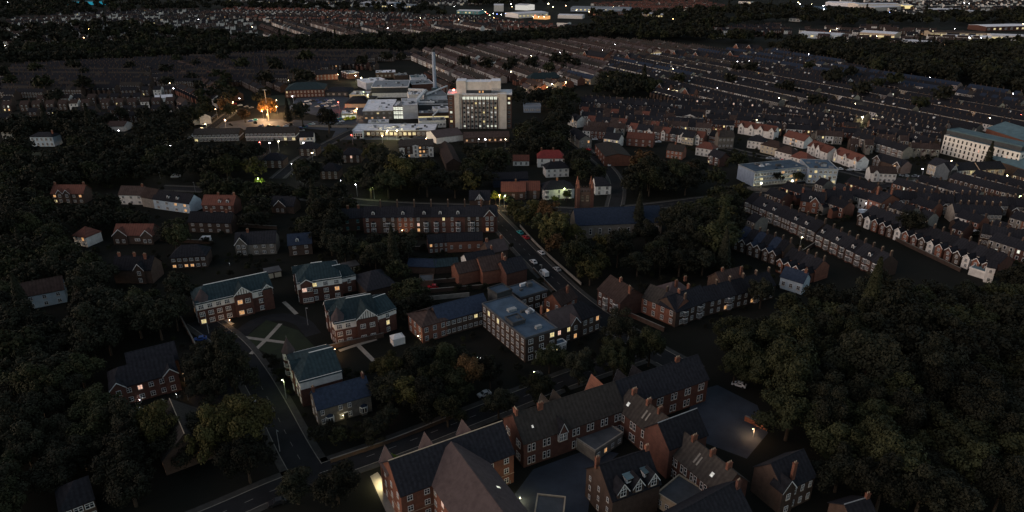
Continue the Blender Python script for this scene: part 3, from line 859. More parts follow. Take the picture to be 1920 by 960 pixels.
sheet('hospital_forecourt', [(620,262),(640,225),(700,205),(720,240),(820,255),(800,262)], .016, 'yard_tarmac')
sheet('overspill_car_park', [(400,232),(480,222),(700,232),(690,250),(560,240),(420,245)], .013, 'yard_tarmac')
sheet('office_forecourt', [(1400,352),(1420,340),(1575,345),(1580,358),(1420,366)], .019, 'pavement')
sheet('hospital_lawn', [(485,180),(540,178),(545,196),(500,200)], .024, 'grass')
sheet('playing_field', [(60,285),(130,285),(130,312),(60,312)], .012, 'grass')
fence_wall('garden_wall', 'long low brick wall with stone coping beside the kerbed lower road', 'wall', [(620,868),(740,828),(850,784)], 1.2)
fence_wall('roadside_wall', 'low brick wall along the street of parked cars by the flat roofed home', 'wall', [(1000,505),(1040,548),(1080,585)], 1.0)
fence_wall('churchyard_wall', 'low stone wall below the autumn trees along the parked car street', 'wall', [(975,425),(1010,465),(1090,535)], 1.1, m='stone')

# =================================================================== FOREGROUND
bld('apartment_wing', 'red brick modern block with steep mauve roofs at the foot of the lit path', 'apartment block',
    (730,863), (930,793), 9.3, 12.5, 5.2, wall='brick_orange', rm='slate', mode='ridge', ext=(0,1.5), trim='sandstone', bars=1, ww=1.15, wh=1.3, lit=0, xg=[(s, 3.2, dict(face='b', h=9.3, rise=3.6, out=1.0, rows=0, rm='tile_mauve')) for s in (.95, .60, .25)],  # mauve on the back gablets puts the afterglow pink into their colour
    win=dict(f=(7,3), l=(3,3,.8,1.3)), band=(3.05,3.2), bandm='sandstone')
bld('apartment_block', 'long mauve roofed wing running out of frame between pale path and yard', 'apartment block',
    (848,831), (962,985), 9.3, 14.5, 5.35, wall='brick_orange', rm='tile_mauve', mode='ridge', bars=1, ww=1.1, wh=1.3, lit=.25, litm='lit_pink',  # afterglow on the left slope is put into the whole mauve roof colour
    win=dict(f=(9,3), b=(7,3)), ext=(.4, 8), hip=(0,0), sky=[(.42,.78,.7,1.1,'lit_white'),(.78,.86,.7,1.1,'lit_white')])
bld('yard_annex', 'low dark roofed annexe with a pale stone coping at the edge of the school yard', 'annexe',
    (1032,930), (1060,933), 5.0, 14, 1.2, 'flat', wall='brick_brown', rm='flat_dark', mode='back', trim='sandstone', ext=(3,0))
SW = dict(wall='brick_red', rm='slate_old', ww=.7, wh=2.0, bars=0, pairs=.62, cm='brick_orange', cw=1.5)
bld('school_hall', 'old brick school range with an orange gable end and hanging white bay', 'school building',
    (969,773), (1140,719), 8.0, 11.5, 5.2, mode='ridge', win=dict(f=(7,2), l=(2,2,.7,1.8,0)), chim=[(.02,.5,1),(.24,.44)], sky=[(.12,.2,.6,.8,'lit_sky')], xg=[(.36,2.4,dict(rise=2.6,rm='slate',out=.7,rows=0,base=4.6)),(.62,2.6,dict(face='b',h=8,rise=3.7,rows=0,out=.5)),(.5,2.6,dict(face='b',h=8,rise=3.7,rows=0,out=.5)),(.10,4.0,dict(face='b',h=8,rise=4.8,rows=0,out=.5,rm='brick_orange'))],
    ext=(1,2), lit=0, **SW)
bld('school_rear_wing', 'dark slate school range farthest up the slope with a bare end gable', 'school building',
    (1150,716), (1300,667), 8.0, 11, 5, mode='ridge', win=dict(f=(6,2)), chim=[(.75,.5)], xg=[(.8,2.6,dict(face='b',h=8,rise=3.7,rows=0)),(.62,2.6,dict(face='b',h=8,rise=3.7,rows=0))], ext=(0,1.5), lit=0, **{**SW, 'rm': 'slate'})
bld('school_cross_wing', 'brown roofed school wing with a bright skylight, stained roof stripes and three ridge chimneys', 'school building',
    (1157,763), (1243,830), 7.6, 8.5, 4.2, win=dict(f=(4,2)), chim=[(.10,.5,1),(.42,.5,1),(.66,.5,1)], sky=[(.14,.2,.9,1.2,'lit_sky'),(.48,.24,.5,2.6,'stone'),(.55,.24,.4,2.4,'stone'),(.82,.24,.35,3.0,'stone'),(.88,.24,.3,2.8,'stone')], lit=.12, litm='lit_yellow', **SW)
bld('school_tower_gable', 'steep slate roofed brick hall with a zinc topped ridge beside the blue playground', 'school hall',
    (1241,790), (1300,768), 9.6, 9.5, 4.6, mode='ridge', win=dict(f=(2,2)), xg=[], wall='brick_red', rm='slate', ww=.8, wh=1.6, lit=0, cm='brick_orange', trim='metal_grey', ext=(1,1))
bld('school_end_wing', 'brown roofed school wing with a lone skylight low on its slope and three tall chimneys', 'school building',
    (1257,847), (1350,926), 7.2, 9, 4.2, win=dict(f=(5,2)), chim=[(.18,.5,1),(.55,.5,1),(.86,.5,1)], sky=[(.74,.18,.9,1.2,'lit_sky'),(.4,.24,.5,2.8,'stone'),(.46,.22,.4,2.4,'stone')], lit=.08, litm='lit_sky', **SW)
tb = bld('dormered_school', 'three storey brick house with three half timbered gables rising through its steep slate roof', 'school house',
    (1149,937), (1238,905), 8.6, 11.5, 5.4, win=dict(f=(6,3,.8,1.5), l=(3,3,.6,1.1)), chim=[(.0,.62),(.98,.5)], wall='brick_brown', rm='slate', bars=0,
    xg=[(.2,2.9,dict(h=10.2,rise=2.2,tudor=True,out=.15,base=7.6,rows=0)),(.52,2.9,dict(h=10.2,rise=2.2,tudor=True,out=.15,base=7.6,rows=0)),(.84,2.9,dict(h=10.2,rise=2.2,tudor=True,out=.15,base=7.6,rows=0))], lit=0, cm='brick_orange')
for c in [k for k in kids(tb) if k.name.startswith('gable')]: window(c, 0, -.17, 8.9, 0, 1.3, 1.7, 'glass', 'white_paint')
for c in [k for k in kids(tb) if k.name.startswith('roof')]:
    for i, s in enumerate((.36, .68)):
        b = MB(); b.box(-1.0, -.9, -.8, 1.0, 1.6, .35, 'white_paint'); b.box(-1.1, -1.0, .35, 1.1, 1.7, .5, 'flat_teal'); b.box(-.8, -.95, -.3, .8, -.91, .2, 'glass')
        b.build('dormer', c, (s * 15, 2.2, 11.2))
bld('courtyard_block', 'flat dark roofed single storey block in the school courtyard', 'annexe', (1116,846), (1168,812), 3.4, 10, 0, 'flat', rm='flat_dark', wall='stone', trim='stone', win=dict(f=(4,1,.9,1.2)), mode='eave')
bld('courtyard_link', 'dark flat roofed link block below the brown roofed school wings', 'annexe', (1232,925), (1300,968), 4, 9, 0, 'flat', rm='flat_dark', wall='sandstone', mode='eave', win=dict(f=(5,1,.8,1.2)))
bld('school_lodge', 'dark slate lodge with a red end chimney at the foot of the brown roofed wing', 'school building', (1290,950), (1374,905), 7.0, 10, 4.6, mode='ridge', chim=[(.98,.4)], wall='brick_brown', rm='slate', cm='brick_red', ext=(6,1))
bld('gabled_villa', 'dark tall house with one red chimney and paired white windows below the park trees', 'house', (1447,868), (1506,842), 7.5, 9, 4.4, mode='ridge', win=dict(f=(4,2,.8,1.6)), chim=[(.35,.12)], xg=[(.12,4.2,dict(rise=2.6))], wall='brick_brown', rm='slate', cm='brick_orange', lit=0)
bld('park_lodge', 'unlit house roof edge with a thin white verge among the trees by the lower frame', 'house', (1585,945), (1628,932), 5.5, 8, 3, mode='ridge', wall='brick_brown', rm='slate', chim=[(.95,.5)], trim='metal_grey')

fence_wall('brick_bank', 'low orange brick wall washed by a lamp at the playground corner', 'wall', [(1396,788),(1438,808)], 1.6, .5, 'brick_orange')
# stone house and care home blocks
bld('stone_house', 'dark stone villa with two white ground floor bays and a lit porch', 'house', (595,767), (695,738), 6.0, 8.2, 3.6, wall='brick_grey', rm='slate_blue',
    win=dict(f=(6,2,.8,1.4), l=(2,2,.8,1.3)), chim=[(.02,.5,1),(.95,.5,1)], bays=[(.2,1),(.84,1)], lit=.0, frame='white_paint', door=.5, cm='brick_red')
CR = dict(wall='brick_red', rm='slate_teal', trim='white_paint', band=(5.9,8.75), bars=2, ww=1.5, wh=1.4)
e1 = bld('care_home', 'mock Tudor care home block with a lit doorway and round corner turret above the drive', 'apartment block', (367,570), (510,538), 8.7, 13, 3.6, win=dict(f=(9,3), l=(3,3)),
    xg=[(.60,6.2,dict(h=8.7,rise=3.0,tudor=True,rm='slate_teal',out=.6)),(.93,3.6,dict(h=8.7,rise=1.7,tudor=True,rm='slate_teal',out=.3,rows=0))], hip=(4,0), lit=.22, **CR)
e2 = bld('care_home', 'mock Tudor care home block with lit stacked corner windows beside the archway', 'apartment block', (557,531), (640,519), 8.7, 16.5, 3.8, win=dict(f=(4,3), l=(5,3)), xg=[(.32,4.2,dict(h=8.9,rise=2,face='l',out=.8,rm='slate_teal')),(.2,4.4,dict(h=8.7,rise=1.4,out=.9,rm='slate_teal'))],
    hip=(6,6), lit=.22, **CR)
e2b = bld('care_home_wing', 'plain white topped wing of the care home running back to two garage doors', 'apartment block', (610,527), (652,518), 7.0, 11, 3.2, win=dict(f=(2,2)), wall='brick_red', rm='slate_teal', trim='white_paint', band=(5.0,7.0), hip=(0,4), ext=(-1,3))
e3 = bld('care_home', 'mock Tudor care home block with an amber lit corner turret and striped timber gable', 'apartment block', (627,606), (708,590), 8.7, 18, 3.8, win=dict(f=(5,3), l=(6,3)), xg=[(.74,7.2,dict(h=8.7,rise=3.4,tudor=True,rm='slate_teal',out=.8)),(.3,4.2,dict(h=8.9,rise=2,face='l',out=.8,rm='slate_teal')),(.75,4.2,dict(h=8.9,rise=2,face='l',out=.8,rm='slate_teal'))],
    hip=(6,0), lit=.05, **CR)
e3b = bld('care_home_wing', 'white banded brick wing continuing right of the striped timber gable', 'apartment block', (709,590), (742,578), 8.2, 14, 3.0, win=dict(f=(1,3)), wall='brick_red', rm='slate_teal', trim='white_paint', band=(6.2,8.2), hip=(0,0))
e4 = bld('care_home', 'smaller care home block with a pointed turret and white band above the stone villa', 'apartment block', (562,716), (640,695), 8.7, 17, 3.6, win=dict(f=(0,3), l=(4,3)), hip=(5,0), lit=.05, xg=[(.45,3.6,dict(h=8.9,rise=1.8,face='l',out=.5,rm='slate_teal'))], **CR)
def turret(px, py, z, label, r=2.4, h=8.7, ch=4.2, lit='glass'):
    p = G(px, py, z); t = empty('corner_turret', (p.x, p.y, 0), .26, label=label, cat='turret')
    b = MB(); b.cyl(0, 0, 0, h, r, r, 'brick_red', 8, cap=False); b.build('wall', t)
    b = MB(); b.cyl(0, 0, 6.2, h + .1, r + .06, r + .06, 'render_white', 8); b.build('render_band', t)
    b = MB(); b.cyl(0, 0, h + .05, h + ch, r + .45, .04, 'tile_mauve', 8); b.cyl(0, 0, h + ch - .1, h + ch + .7, .05, .02, 'metal_grey', 5); b.build('roof', t)
    for k in range(8):
        a = math.pi / 8 + k * math.pi / 4; q = r * math.cos(math.pi / 8) + .07
        for s in range(3): window(t, q * math.cos(a), q * math.sin(a), 1.0 + 2.75 * s, a + math.pi / 2, .8, 1.2, lit if s == 0 and k == 5 else 'glass')
    return t
turret(377,548,11.5,'slate coned corner turret left of the lit doorway above the curved drive')
turret(632,583,11.5,'slate coned corner turret washed amber at its foot beside the garden paths', lit='lit_warm')
turret(537,636,12.9,'slender turret with a pointed slate spire at the bend of the kerbed road', r=1.7, ch=4.8)

# flat roofed home group
bld('nursing_home', 'three storey brick home under a broad blue grey flat roof with lit lower windows', 'apartment block', (985,635), (1045,616), 9.0, 28, 0, 'flat', wall='brick_brown', rm='flat_blue', win=dict(f=(3,3,1.5,1.5,.3), l=(9,3,1.2,1.6,.08)), bars=1, trim='flat_dark', plant=7, litm='lit_yellow')
bld('nursing_home_annex', 'two storey flat blue grey roofed brick annexe nearest the street of cars', 'apartment block', (976,559), (1027,544), 6.5, 10, 0, 'flat', wall='brick_brown', rm='flat_blue', win=dict(f=(4,2,1.5,1.3), l=(2,2)), lit=.05, trim='flat_dark', plant=3)
bld('plant_room', 'small raised flat topped penthouse above the navy slate link roof', 'penthouse', (932,552), (960,543), 10.5, 6, 0, 'flat', wall='cladding_dark', rm='flat_blue', guard=False)
bld('slate_link', 'navy slate two storey range linking the brown hipped end to the flat roofs', 'apartment block', (812,574), (905,550), 6.5, 9.5, 3.6, mode='ridge', wall='brick_brown', rm='slate_blue', win=dict(f=(9,2,1.2,1.2)), lit=.12, litm='lit_yellow')
bld('hipped_block', 'square brick block with a warm lit brown pyramid roof and a lamp on its orange wall', 'house', (791,612), (838,598), 6.6, 11, 2.8, wall='brick_orange', rm='tile_brown', hip=(5.4,5.4), win=dict(f=(3,2), l=(3,2)), lit=.05)  # warm light on the slate hip is put into its brown roof colour
bld('roof_plant', 'low grey box on the broad flat roof of the home', 'roof box', (962,607), (985,600), 10.2, 5, 0, 'flat', wall='flat_dark', rm='flat_blue', guard=False)
bld('flat_canopy', 'white edged entrance canopy lit yellow under the flat roofed home', 'canopy', (1000,662), (1062,642), 2.9, 2.5, 0, 'flat', wall='render_white', rm='flat_blue', trim='white_paint', guard=False, ext=(-1,0), win=dict(f=(7,1,1.2,1.2,.7)), litm='lit_yellow')
for args in [((1013,611),(1030,642))]: pass
bld('corner_villa', 'brick villa with mauve roof and a tall red chimney beside the glass conservatory', 'house', (1040,618), (1092,600), 6.5, 10, 4.2, wall='brick_brown', rm='tile_mauve', win=dict(f=(3,2), l=(3,2)), chim=[(.0,.75,1)], lit=.15, xg=[(.72,3.8,dict(rise=2.4,rows=2))])
bld('street_house', 'small orange brick house with a lit gable window above the conservatory', 'house', (1052,572), (1082,556), 6.0, 8, 3.2, wall='brick_orange', rm='tile_brown', win=dict(f=(2,2), l=(2,2)), chim=[(.7,.3)], lit=.1)
bld('turret_villa', 'dark slate villa with small pointed turret roof and white framed upper windows', 'house', (1092,598), (1126,585), 7, 10, 3.6, wall='brick_brown', rm='slate', win=dict(f=(3,2)), lit=.1, hip=(0,4.8), litm='lit_warm')
# conservatory
p = G(1040,588,0); t = empty('conservatory', (p.x, p.y, 0), math.radians(29), label='white framed glass conservatory behind the red chimneyed villa', cat='conservatory')
b = MB(); b.box(0,0,0,6,4,.6,'brick_red'); b.build('base_wall', t)
b = MB(); b.box(.05,.05,.6,5.95,3.95,2.4,'glass', top=False); b.add([(0,0,2.4),(6,0,2.4),(6,4,2.4),(0,4,2.4),(1.5,2,3.5),(4.5,2,3.5)], [(0,1,5,4),(1,2,5),(2,3,4,5),(3,0,4)], 'glass'); b.build('glazing', t)
b = MB()
for i in range(7):
    b.box(i-.05 if i else 0,-.04,.6,i+.05,.02,2.4,'white_paint')
    b.add([(i-.05,0,2.42),(i+.05,0,2.42),(max(1.5,min(4.5,i))+.05,2,3.54),(max(1.5,min(4.5,i))-.05,2,3.54)],[(0,1,2,3)],'white_paint')
    b.add([(i-.05,4,2.42),(i+.05,4,2.42),(max(1.5,min(4.5,i))+.05,2,3.54),(max(1.5,min(4.5,i))-.05,2,3.54)],[(3,2,1,0)],'white_paint')
b.box(-.06,-.06,2.34,6.06,.03,2.46,'white_paint'); b.box(1.4,1.93,3.46,4.6,2.07,3.6,'white_paint'); b.build('frame', t)
bld('semi_detached', 'brick semi with mauve roof, two white bays and a tall orange chimney by the street', 'house', (1121,541), (1163,567), 6.8, 11.5, 4.2, wall='brick_red', rm='tile_brown', win=dict(f=(4,2), r=(0,2)), bays=[.38,.82], chim=[(.45,.5,1),(1.0,.35)], lit=.05, frame='white_paint', baym='stone')
row('terraced_villa', 'short brick terrace behind the big dark trees', 'white windowed end', (1203,556), (1268,583), 2, 6.4, 9.5, 3.6, [dict(wall='brick_orange', rm='slate_old', cols=2, ww=1.1, wh=1.7), dict(wall='brick_orange', rm='slate', cols=2, ww=1.1, wh=1.7)], 'villas behind the big dark trees', split=False)
bld('side_villa', 'slate terrace end with a two storey canted bay facing the trees', 'house', (1268,584), (1330,562), 6.4, 10, 3.8, wall='brick_brown', rm='slate', bays=[.28,.72], win=dict(f=(3,2)), chim=[(.35,.5,1),(.7,.6,1)], lit=0)
row('slate_terrace', 'dark slate terrace half hidden by park trees', 'canted bay end', (1330,564), (1455,533), 5, 6.0, 9.0, 3.6, [dict(wall='brick_brown', rm='slate', cols=2), dict(wall='brick_brown', rm='slate', cols=2, bay=.5)], 'dark terrace half hidden by park trees')
bld('pyramid_villa', 'low hipped mauve roof with two orange chimneys behind the brick terrace', 'house', (1252,556), (1300,548), 5.4, 9, 3.4, wall='brick_brown', rm='tile_mauve', hip=(4.5,4.5), chim=[(.45,.3),(.9,.5)])
bld('gabled_house', 'brown brick gabled house with an orange chimney at the end of the dark terrace', 'house', (1354,533), (1400,522), 5.6, 8, 3.4, wall='brick_brown', rm='tile_brown', chim=[(.25,.5),(.85,.2)])
bld('white_gabled_cottage', 'white gable ended cottage with teal lower wall at the park edge', 'house', (1464,517), (1506,530), 5.2, 7, 3.0, wall='render_blue', rm='slate_blue', win=dict(f=(3,1), l=(1,2)), lit=.1, chim=[(.9,.5)])
# ------- backs by the street (scaffolded brick group)
bld('brick_outbuilding', 'low red brick outbuilding row behind the tall chimneyed terrace', 'outbuilding', (803,455), (870,450), 5.2, 8, 2.2, wall='brick_red', rm='slate', win=dict(f=(7,2,.9,1.1)), lit=.04)
bld('brick_outbuilding', 'red brick coach house with two white upper windows, next to the long outbuilding row', 'outbuilding', (838,452), (905,449), 5.6, 7, 2.4, wall='brick_orange', rm='slate', win=dict(f=(4,1,.9,1.4)), guard=False)
bld('white_rear_house', 'slate roofed house with a white rendered rear wall and orange gable end', 'house', (878,494), (930,484), 5.8, 8, 2.8, wall='render_white', rm='slate', win=dict(f=(4,1,1.0,1.1)), chim=[(.98,.5,1)], lit=0)
bld('brick_rear_wing', 'blank orange brown brick wing with a white edged gable behind the car yard', 'house', (860,512), (905,503), 5.6, 8, 2.6, wall='brick_orange', rm='tile_brown')
bld('scaffolded_house', 'wide brick gable wall beside scaffolding in the yard by the street', 'house', (905,508), (955,500), 6.2, 11, 3.6, wall='brick_orange', rm='tile_brown', chim=[(.85,.3,1)])
bld('street_end_house', 'blank red brick gable end by the row of parked cars', 'house', (950,512), (988,502), 6.0, 9, 3.6, wall='brick_red', rm='slate', chim=[(.2,.5)])
bld('gable_cluster', 'mauve roofed brick house with a white edged gable above the scaffolding', 'house', (918,474), (952,466), 6.0, 8, 3.6, wall='brick_brown', rm='tile_mauve', chim=[(.1,.5),(.9,.5)])
bld('teal_workshop', 'long low workshop with a teal blue pitched roof beside the dark trees', 'workshop', (764,498), (815,500), 3.4, 8, 1.6, wall='brick_brown', rm='slate_blue')
bld('teal_garage', 'squat garage with a green teal roof next to the long workshop', 'garage', (816,500), (860,496), 3.4, 8, 1.6, wall='brick_brown', rm='slate_teal')
bld('yard_garage', 'dark flat garage with a pale door in the car yard', 'garage', (786,528), (812,527), 2.6, 6, 0, 'flat', wall='brick_brown', rm='flat_dark')
p = G(725,470,0)
def scaffold(px, py):
    p = G(px, py, 0); t = empty('scaffolding', (p.x, p.y, 0), math.radians(29), label='grey tube scaffolding standing against the wide brick gable', cat='scaffolding')
    b = MB()
    for x in range(0, 6, 2):
        for y in (0, 1.2): b.cyl(x, y, 0, 6.4, .05, .05, 'metal_grey', 5)
    for z in (2, 4, 6):
        for y in (0, 1.2): b.box(-.2, y-.04, z-.04, 4.2, y+.04, z+.04, 'metal_grey', bottom=True)
    b.build('poles', t); b = MB()
    for z in (2.05, 4.05): b.box(-.2, 0, z, 4.2, 1.2, z+.06, 'sandstone', bottom=True)
    b.build('platform', t)
scaffold(930,520)
# small white marquee
p = G(738,650,0); t = empty('garden_marquee', (p.x, p.y, 0), math.radians(29), label='small white marquee with a peaked top on the lawn by the dark trees', cat='marquee')
b = MB(); b.box(0,0,0,4.2,3.4,2.6,'white_paint',top=False); b.build('wall', t); GUARD.append((728,622,764,656,260))
b = MB(); b.add([(-.1,-.1,2.6),(4.3,-.1,2.6),(4.3,3.5,2.6),(-.1,3.5,2.6),(1.4,1.7,3.6),(2.8,1.7,3.6)], [(0,1,5,4),(1,2,5),(2,3,4,5),(3,0,4)], 'white_paint'); b.build('roof', t)
def garages(px, py, ang, n, label):
    p = G(px, py, 0); t = empty('garage_block', (p.x, p.y, 0), math.radians(ang), label=label, cat='garage')
    b = MB(); b.box(0,0,0,3.1*n,5.5,2.5,'brick_brown'); b.build('wall', t); b = MB(); b.box(-.1,-.1,2.5,3.1*n+.1,5.6,2.7,'flat_dark',bottom=True); b.build('roof', t)
    for i in range(n): b = MB(); b.box(.3+3.1*i,-.05,.05,2.8+3.1*i,-.01,2.15,'render_cream'); b.build('garage_door', t)
garages(500,524,29,2,'two pale garage doors in the gap between the care home blocks')
garages(648,513,29,2,'two pale garage doors at the far end of the white topped wing')
garages(443,805,16,2,'two cream garage doors beside the parked blue and silver cars')
bld('brick_flats', 'two storey brick flats with white windows and small door lights beyond the parked white car', 'apartment block', (217,765), (312,738), 6.4, 11, 3.6, mode='base', wall='brick_red', rm='slate', win=dict(f=(6,2,1.1,1.3,.14)), xg=[(.1,4,dict(rise=2)),(.9,4,dict(rise=2))], hip=(3,0), ext=(0,4))
bld('small_chapel', 'brown gabled hall with a worn tiled slope and pale verge beside the brick flats', 'hall', (318,748), (345,812), 5.0, 12, 5.5, mode='ridge', wall='brick_brown', rm='slate_old', trim='sandstone')
bld('corner_house', 'dark house with two white framed windows low in the corner trees', 'house', (112,958), (175,934), 5.6, 9, 3.4, wall='brick_brown', rm='slate', win=dict(f=(3,2,1.6,1.2)), hip=(4,0), lit=0)
bld('rear_flats', 'barely visible slate roofed block behind the brick flats', 'apartment block', (235,662), (325,640), 6.0, 10, 3.6, mode='ridge', wall='brick_brown', rm='slate')

# =================================================================== LEFT HOUSES
bld('semi_pair', 'semi with twin white verge gables half lost in the dark left trees', 'house', (95,362), (155,362), 5.8, 8, 3.4, wall='brick_brown', rm='tile_red', win=dict(f=(5,2,1.2,1.1,.1)), xg=[(.28,3.4,dict(rise=2)),(.5,3.4,dict(rise=2))], chim=[(.05,.5),(.95,.5)])
bld('white_semi', 'pale rendered semi with a brown roof, warm lower window and dark lower wall', 'house', (222,364), (266,365), 5.6, 8, 3.4, wall='render_white', rm='tile_brown', win=dict(f=(3,2,1.1,1.1,.1)), chim=[(.9,.5)], litm='lit_warm')
bld('white_terrace', 'long pale blue rendered pair with rooflights, warm downstairs windows and a blue gable', 'house', (286,372), (354,381), 5.6, 8.5, 3.6, wall='render_blue', rm='slate', win=dict(f=(4,2,1.4,1.1,.3), r=(0,1)), dorm=[.4,.65], litm='lit_warm')
bld('grey_gable_house', 'plain grey gable ended house between the two pale rendered ones', 'house', (264,368), (288,372), 5.6, 8, 3.8, wall='stone', rm='tile_brown')
bld('red_roof_house', 'red roofed brick house with three white upper windows right of the pale blue pair', 'house', (378,383), (437,384), 5.6, 9, 3.6, wall='brick_red', rm='tile_red', win=dict(f=(4,2,1.0,1.1,.08)), dorm=[.55,.8], chim=[(.45,.5),(.95,.5)])
bld('slate_row_house', 'dark slate house with a row of small white windows above the parked van', 'house', (352,415), (432,417), 5.6, 8, 3.6, wall='brick_brown', rm='slate', win=dict(f=(5,2,1.2,1.0,.1)), chim=[(.5,.5),(.85,.5)])
bld('white_verge_house', 'dark bungalow with a bold white verge gable and strip windows', 'house', (212,440), (282,440), 4.6, 9, 3.6, wall='brick_brown', rm='tile_red', win=dict(f=(4,1,2.0,.9)), xg=[(.18,6.5,dict(rise=3,h=4.4,rows=1)),(.9,5,dict(rise=2.6,h=4.4,rows=1))])
bld('hidden_house', 'small red roofed house with a white bay, alone among dark trees', 'house', (136,440), (160,444), 5.0, 8, 3.2, wall='render_white', rm='tile_red', win=dict(f=(2,2)), hip=(4,4))
bld('lit_window_house', 'dark slate semi with one orange bay window and a pink lit window above', 'house', (318,482), (385,478), 5.6, 9, 3.4, wall='brick_brown', rm='slate', win=dict(f=(6,2,1.2,1.0,.14)), hip=(4,4), litm='lit_warm')
bld('steep_slate_house', 'slate house with steep stone gable and white strip of upper windows by the parked van', 'house', (440,458), (516,454), 5.6, 9, 3.8, wall='brick_grey', rm='slate', win=dict(f=(5,2,1.2,1.1,0)), chim=[(.3,.5)], xg=[(.15,5,dict(rise=3.2))])
bld('blue_roof_house', 'blue slate house with a single white dormer among the dark trees', 'house', (540,459), (584,455), 5.4, 8, 3.4, wall='brick_brown', rm='slate_blue', win=dict(f=(2,2,1.2,1.1,0)), dorm=[.4])
bld('cream_house', 'pale house with a brown roof deep in the trees near the left edge', 'house', (42,556), (84,548), 5.6, 9, 3.6, wall='render_blue', rm='tile_brown', win=dict(f=(3,2,1.1,1.2,0)), ext=(0,6))
bld('turreted_ruin', 'dark gabled villa with tall chimneys and one small light between the trees', 'house', (210,505), (282,505), 6.2, 9, 4, wall='brick_brown', rm='slate', chim=[(.1,.5),(.5,.5),(.8,.4)], xg=[(.7,4,dict(rise=2.6))])
bld('teal_villa', 'pale teal rendered villa with tall windows beside the dark playing field', 'house', (55,256), (98,256), 7.0, 9, 2.2, wall='render_blue', rm='slate', win=dict(f=(5,2,1.3,1.7,0)), hip=(4,4), chim=[(.9,.4)])
bld('white_hall', 'low white walled hall with a red brown roof and a lamp at its corner', 'hall', (200,236), (232,236), 4.2, 12, 2.4, wall='render_white', rm='tile_brown')
bld('flint_cottage', 'small gabled cottage with white barge boards left of the road', 'house', (508,384), (550,386), 4.2, 8, 3.6, wall='brick_brown', rm='slate', xg=[(.4,6,dict(rise=3,h=4.1,rows=1))])
bld('pale_roof_hall', 'low hall with a grey white roof amid the small dark houses', 'hall', (290,184), (322,182), 3.6, 14, 1.4, wall='render_white', rm='flat_light')

# middle terrace
st = [dict(wall='brick_red', rm='slate', bay=.6, dorm=.6, ww=.9), dict(wall='brick_brown', rm='slate', cols=2, bay=.45, ww=.9, whitefront=False), dict(wall='brick_orange', rm='slate', dorm=.35, cols=3, ww=.9),
      dict(wall='brick_brown', rm='slate', dorm=.6, bay=.7, ww=1.0), dict(wall='brick_red', rm='slate', dorm=.55, bay=.3)]
row('terrace_house', 'tall chimneyed brick terrace facing the outbuildings', 'street corner', (918,405), (676,406), 8, 8.2, 9.0, 3.4, [{}], 'x', ) if False else None
row('terrace_house', 'tall chimneyed brick terrace above the outbuildings', 'dark tree end', (680,407), (903,405), 7, 8.3, 9.5, 3.6, [{**s, 'rows': 3, 'ctop': 3.0, 'lit': .16, 'cm': 'brick_brown'} for s in st], 'houses of the tall chimneyed terrace')
bld('terrace_end_house', 'gable fronted end house of the tall chimneyed terrace with a bright ground floor window', 'house', (903,405), (932,404), 8.3, 9.5, 3.6, wall='brick_red', rm='slate', win=dict(f=(2,3,1.0,1.4,.25)), xg=[(.5,5.0,dict(rise=3.0,h=8.4,rows=3))], litm='lit_warm', chim=[(.02,.5,1)], ctop=3)
bld('dark_terrace_end', 'unlit slate end block with two teal windows at the left of the tall chimneyed terrace', 'house', (640,409), (680,407), 7.0, 9, 3.2, wall='brick_brown', rm='slate', win=dict(f=(2,2,1.0,1.2,0)), chim=[(.3,.5),(.8,.5)], frame='teal_paint')
bld('timbered_house', 'black and white timbered gable house alone among trees behind the terrace', 'house', (880,374), (918,374), 6.5, 9, 3.5, wall='brick_brown', rm='slate', xg=[(.5,4.2,dict(rise=3.0,tudor=True,h=6.6))], win=dict(f=(2,2)), lit=0)
bld('blue_sign_building', 'long dark building with a navy front bearing two round white marks', 'hall', (925,336), (990,334), 5.0, 9, 2.6, wall='slate_blue', rm='slate')
q = G(943,340,3.2); q2 = G(953,340,3.2)
for qq in (q, q2):
    pass
bld('red_gable_house', 'dark red roofed house beside the lamp lit junction', 'house', (940,358), (985,358), 5.0, 10, 3.6, wall='brick_brown', rm='tile_red', chim=[(.6,.5)], win=dict(f=(3,1)))
# houses by the church
bld('scarlet_house', 'house with a bright scarlet tiled roof and white side walls', 'house', (1008,296), (1058,296), 6.0, 10, 3.8, wall='render_white', rm='tile_scarlet', win=dict(f=(3,2), l=(2,2)), hip=(3,3), chim=[(.15,.5),(.6,.5)], lit=0)
bld('white_hipped_house', 'white house with a slate hipped roof just in front of the scarlet roof', 'house', (1024,316), (1067,314), 5.6, 9, 3.0, wall='render_white', rm='slate', win=dict(f=(4,2,1.1,1.2,0), l=(2,2)), hip=(4,4), chim=[(.4,.5)])
bld('white_bay_house', 'wide white house with a broad slate hipped roof behind a vivid lime bush', 'house', (1019,355), (1077,352), 5.8, 10, 3.2, wall='render_white', rm='slate', win=dict(f=(3,2), l=(3,2)), bays=[.12,.86], hip=(5,5), chim=[(.5,.5)], lit=0)
bld('rooflight_house', 'white fronted house with three rooflights right of the church tower', 'house', (1117,348), (1146,347), 5.4, 9, 3.6, wall='render_white', rm='slate', win=dict(f=(2,2)), hip=(0,4), lit=0)
bld('dark_red_house', 'dull red roofed house half hidden left of the wide white house', 'house', (975,356), (1012,356), 5.0, 9, 3.6, wall='brick_brown', rm='tile_red', win=dict(f=(2,2)))
bld('warehouse', 'plain building with a long orange brick side wall along the side road', 'warehouse', (1116,270), (1135,293), 6.5, 16, 1.6, wall='brick_orange', rm='slate_old', win=dict(f=(4,2,.8,1.0,0)))
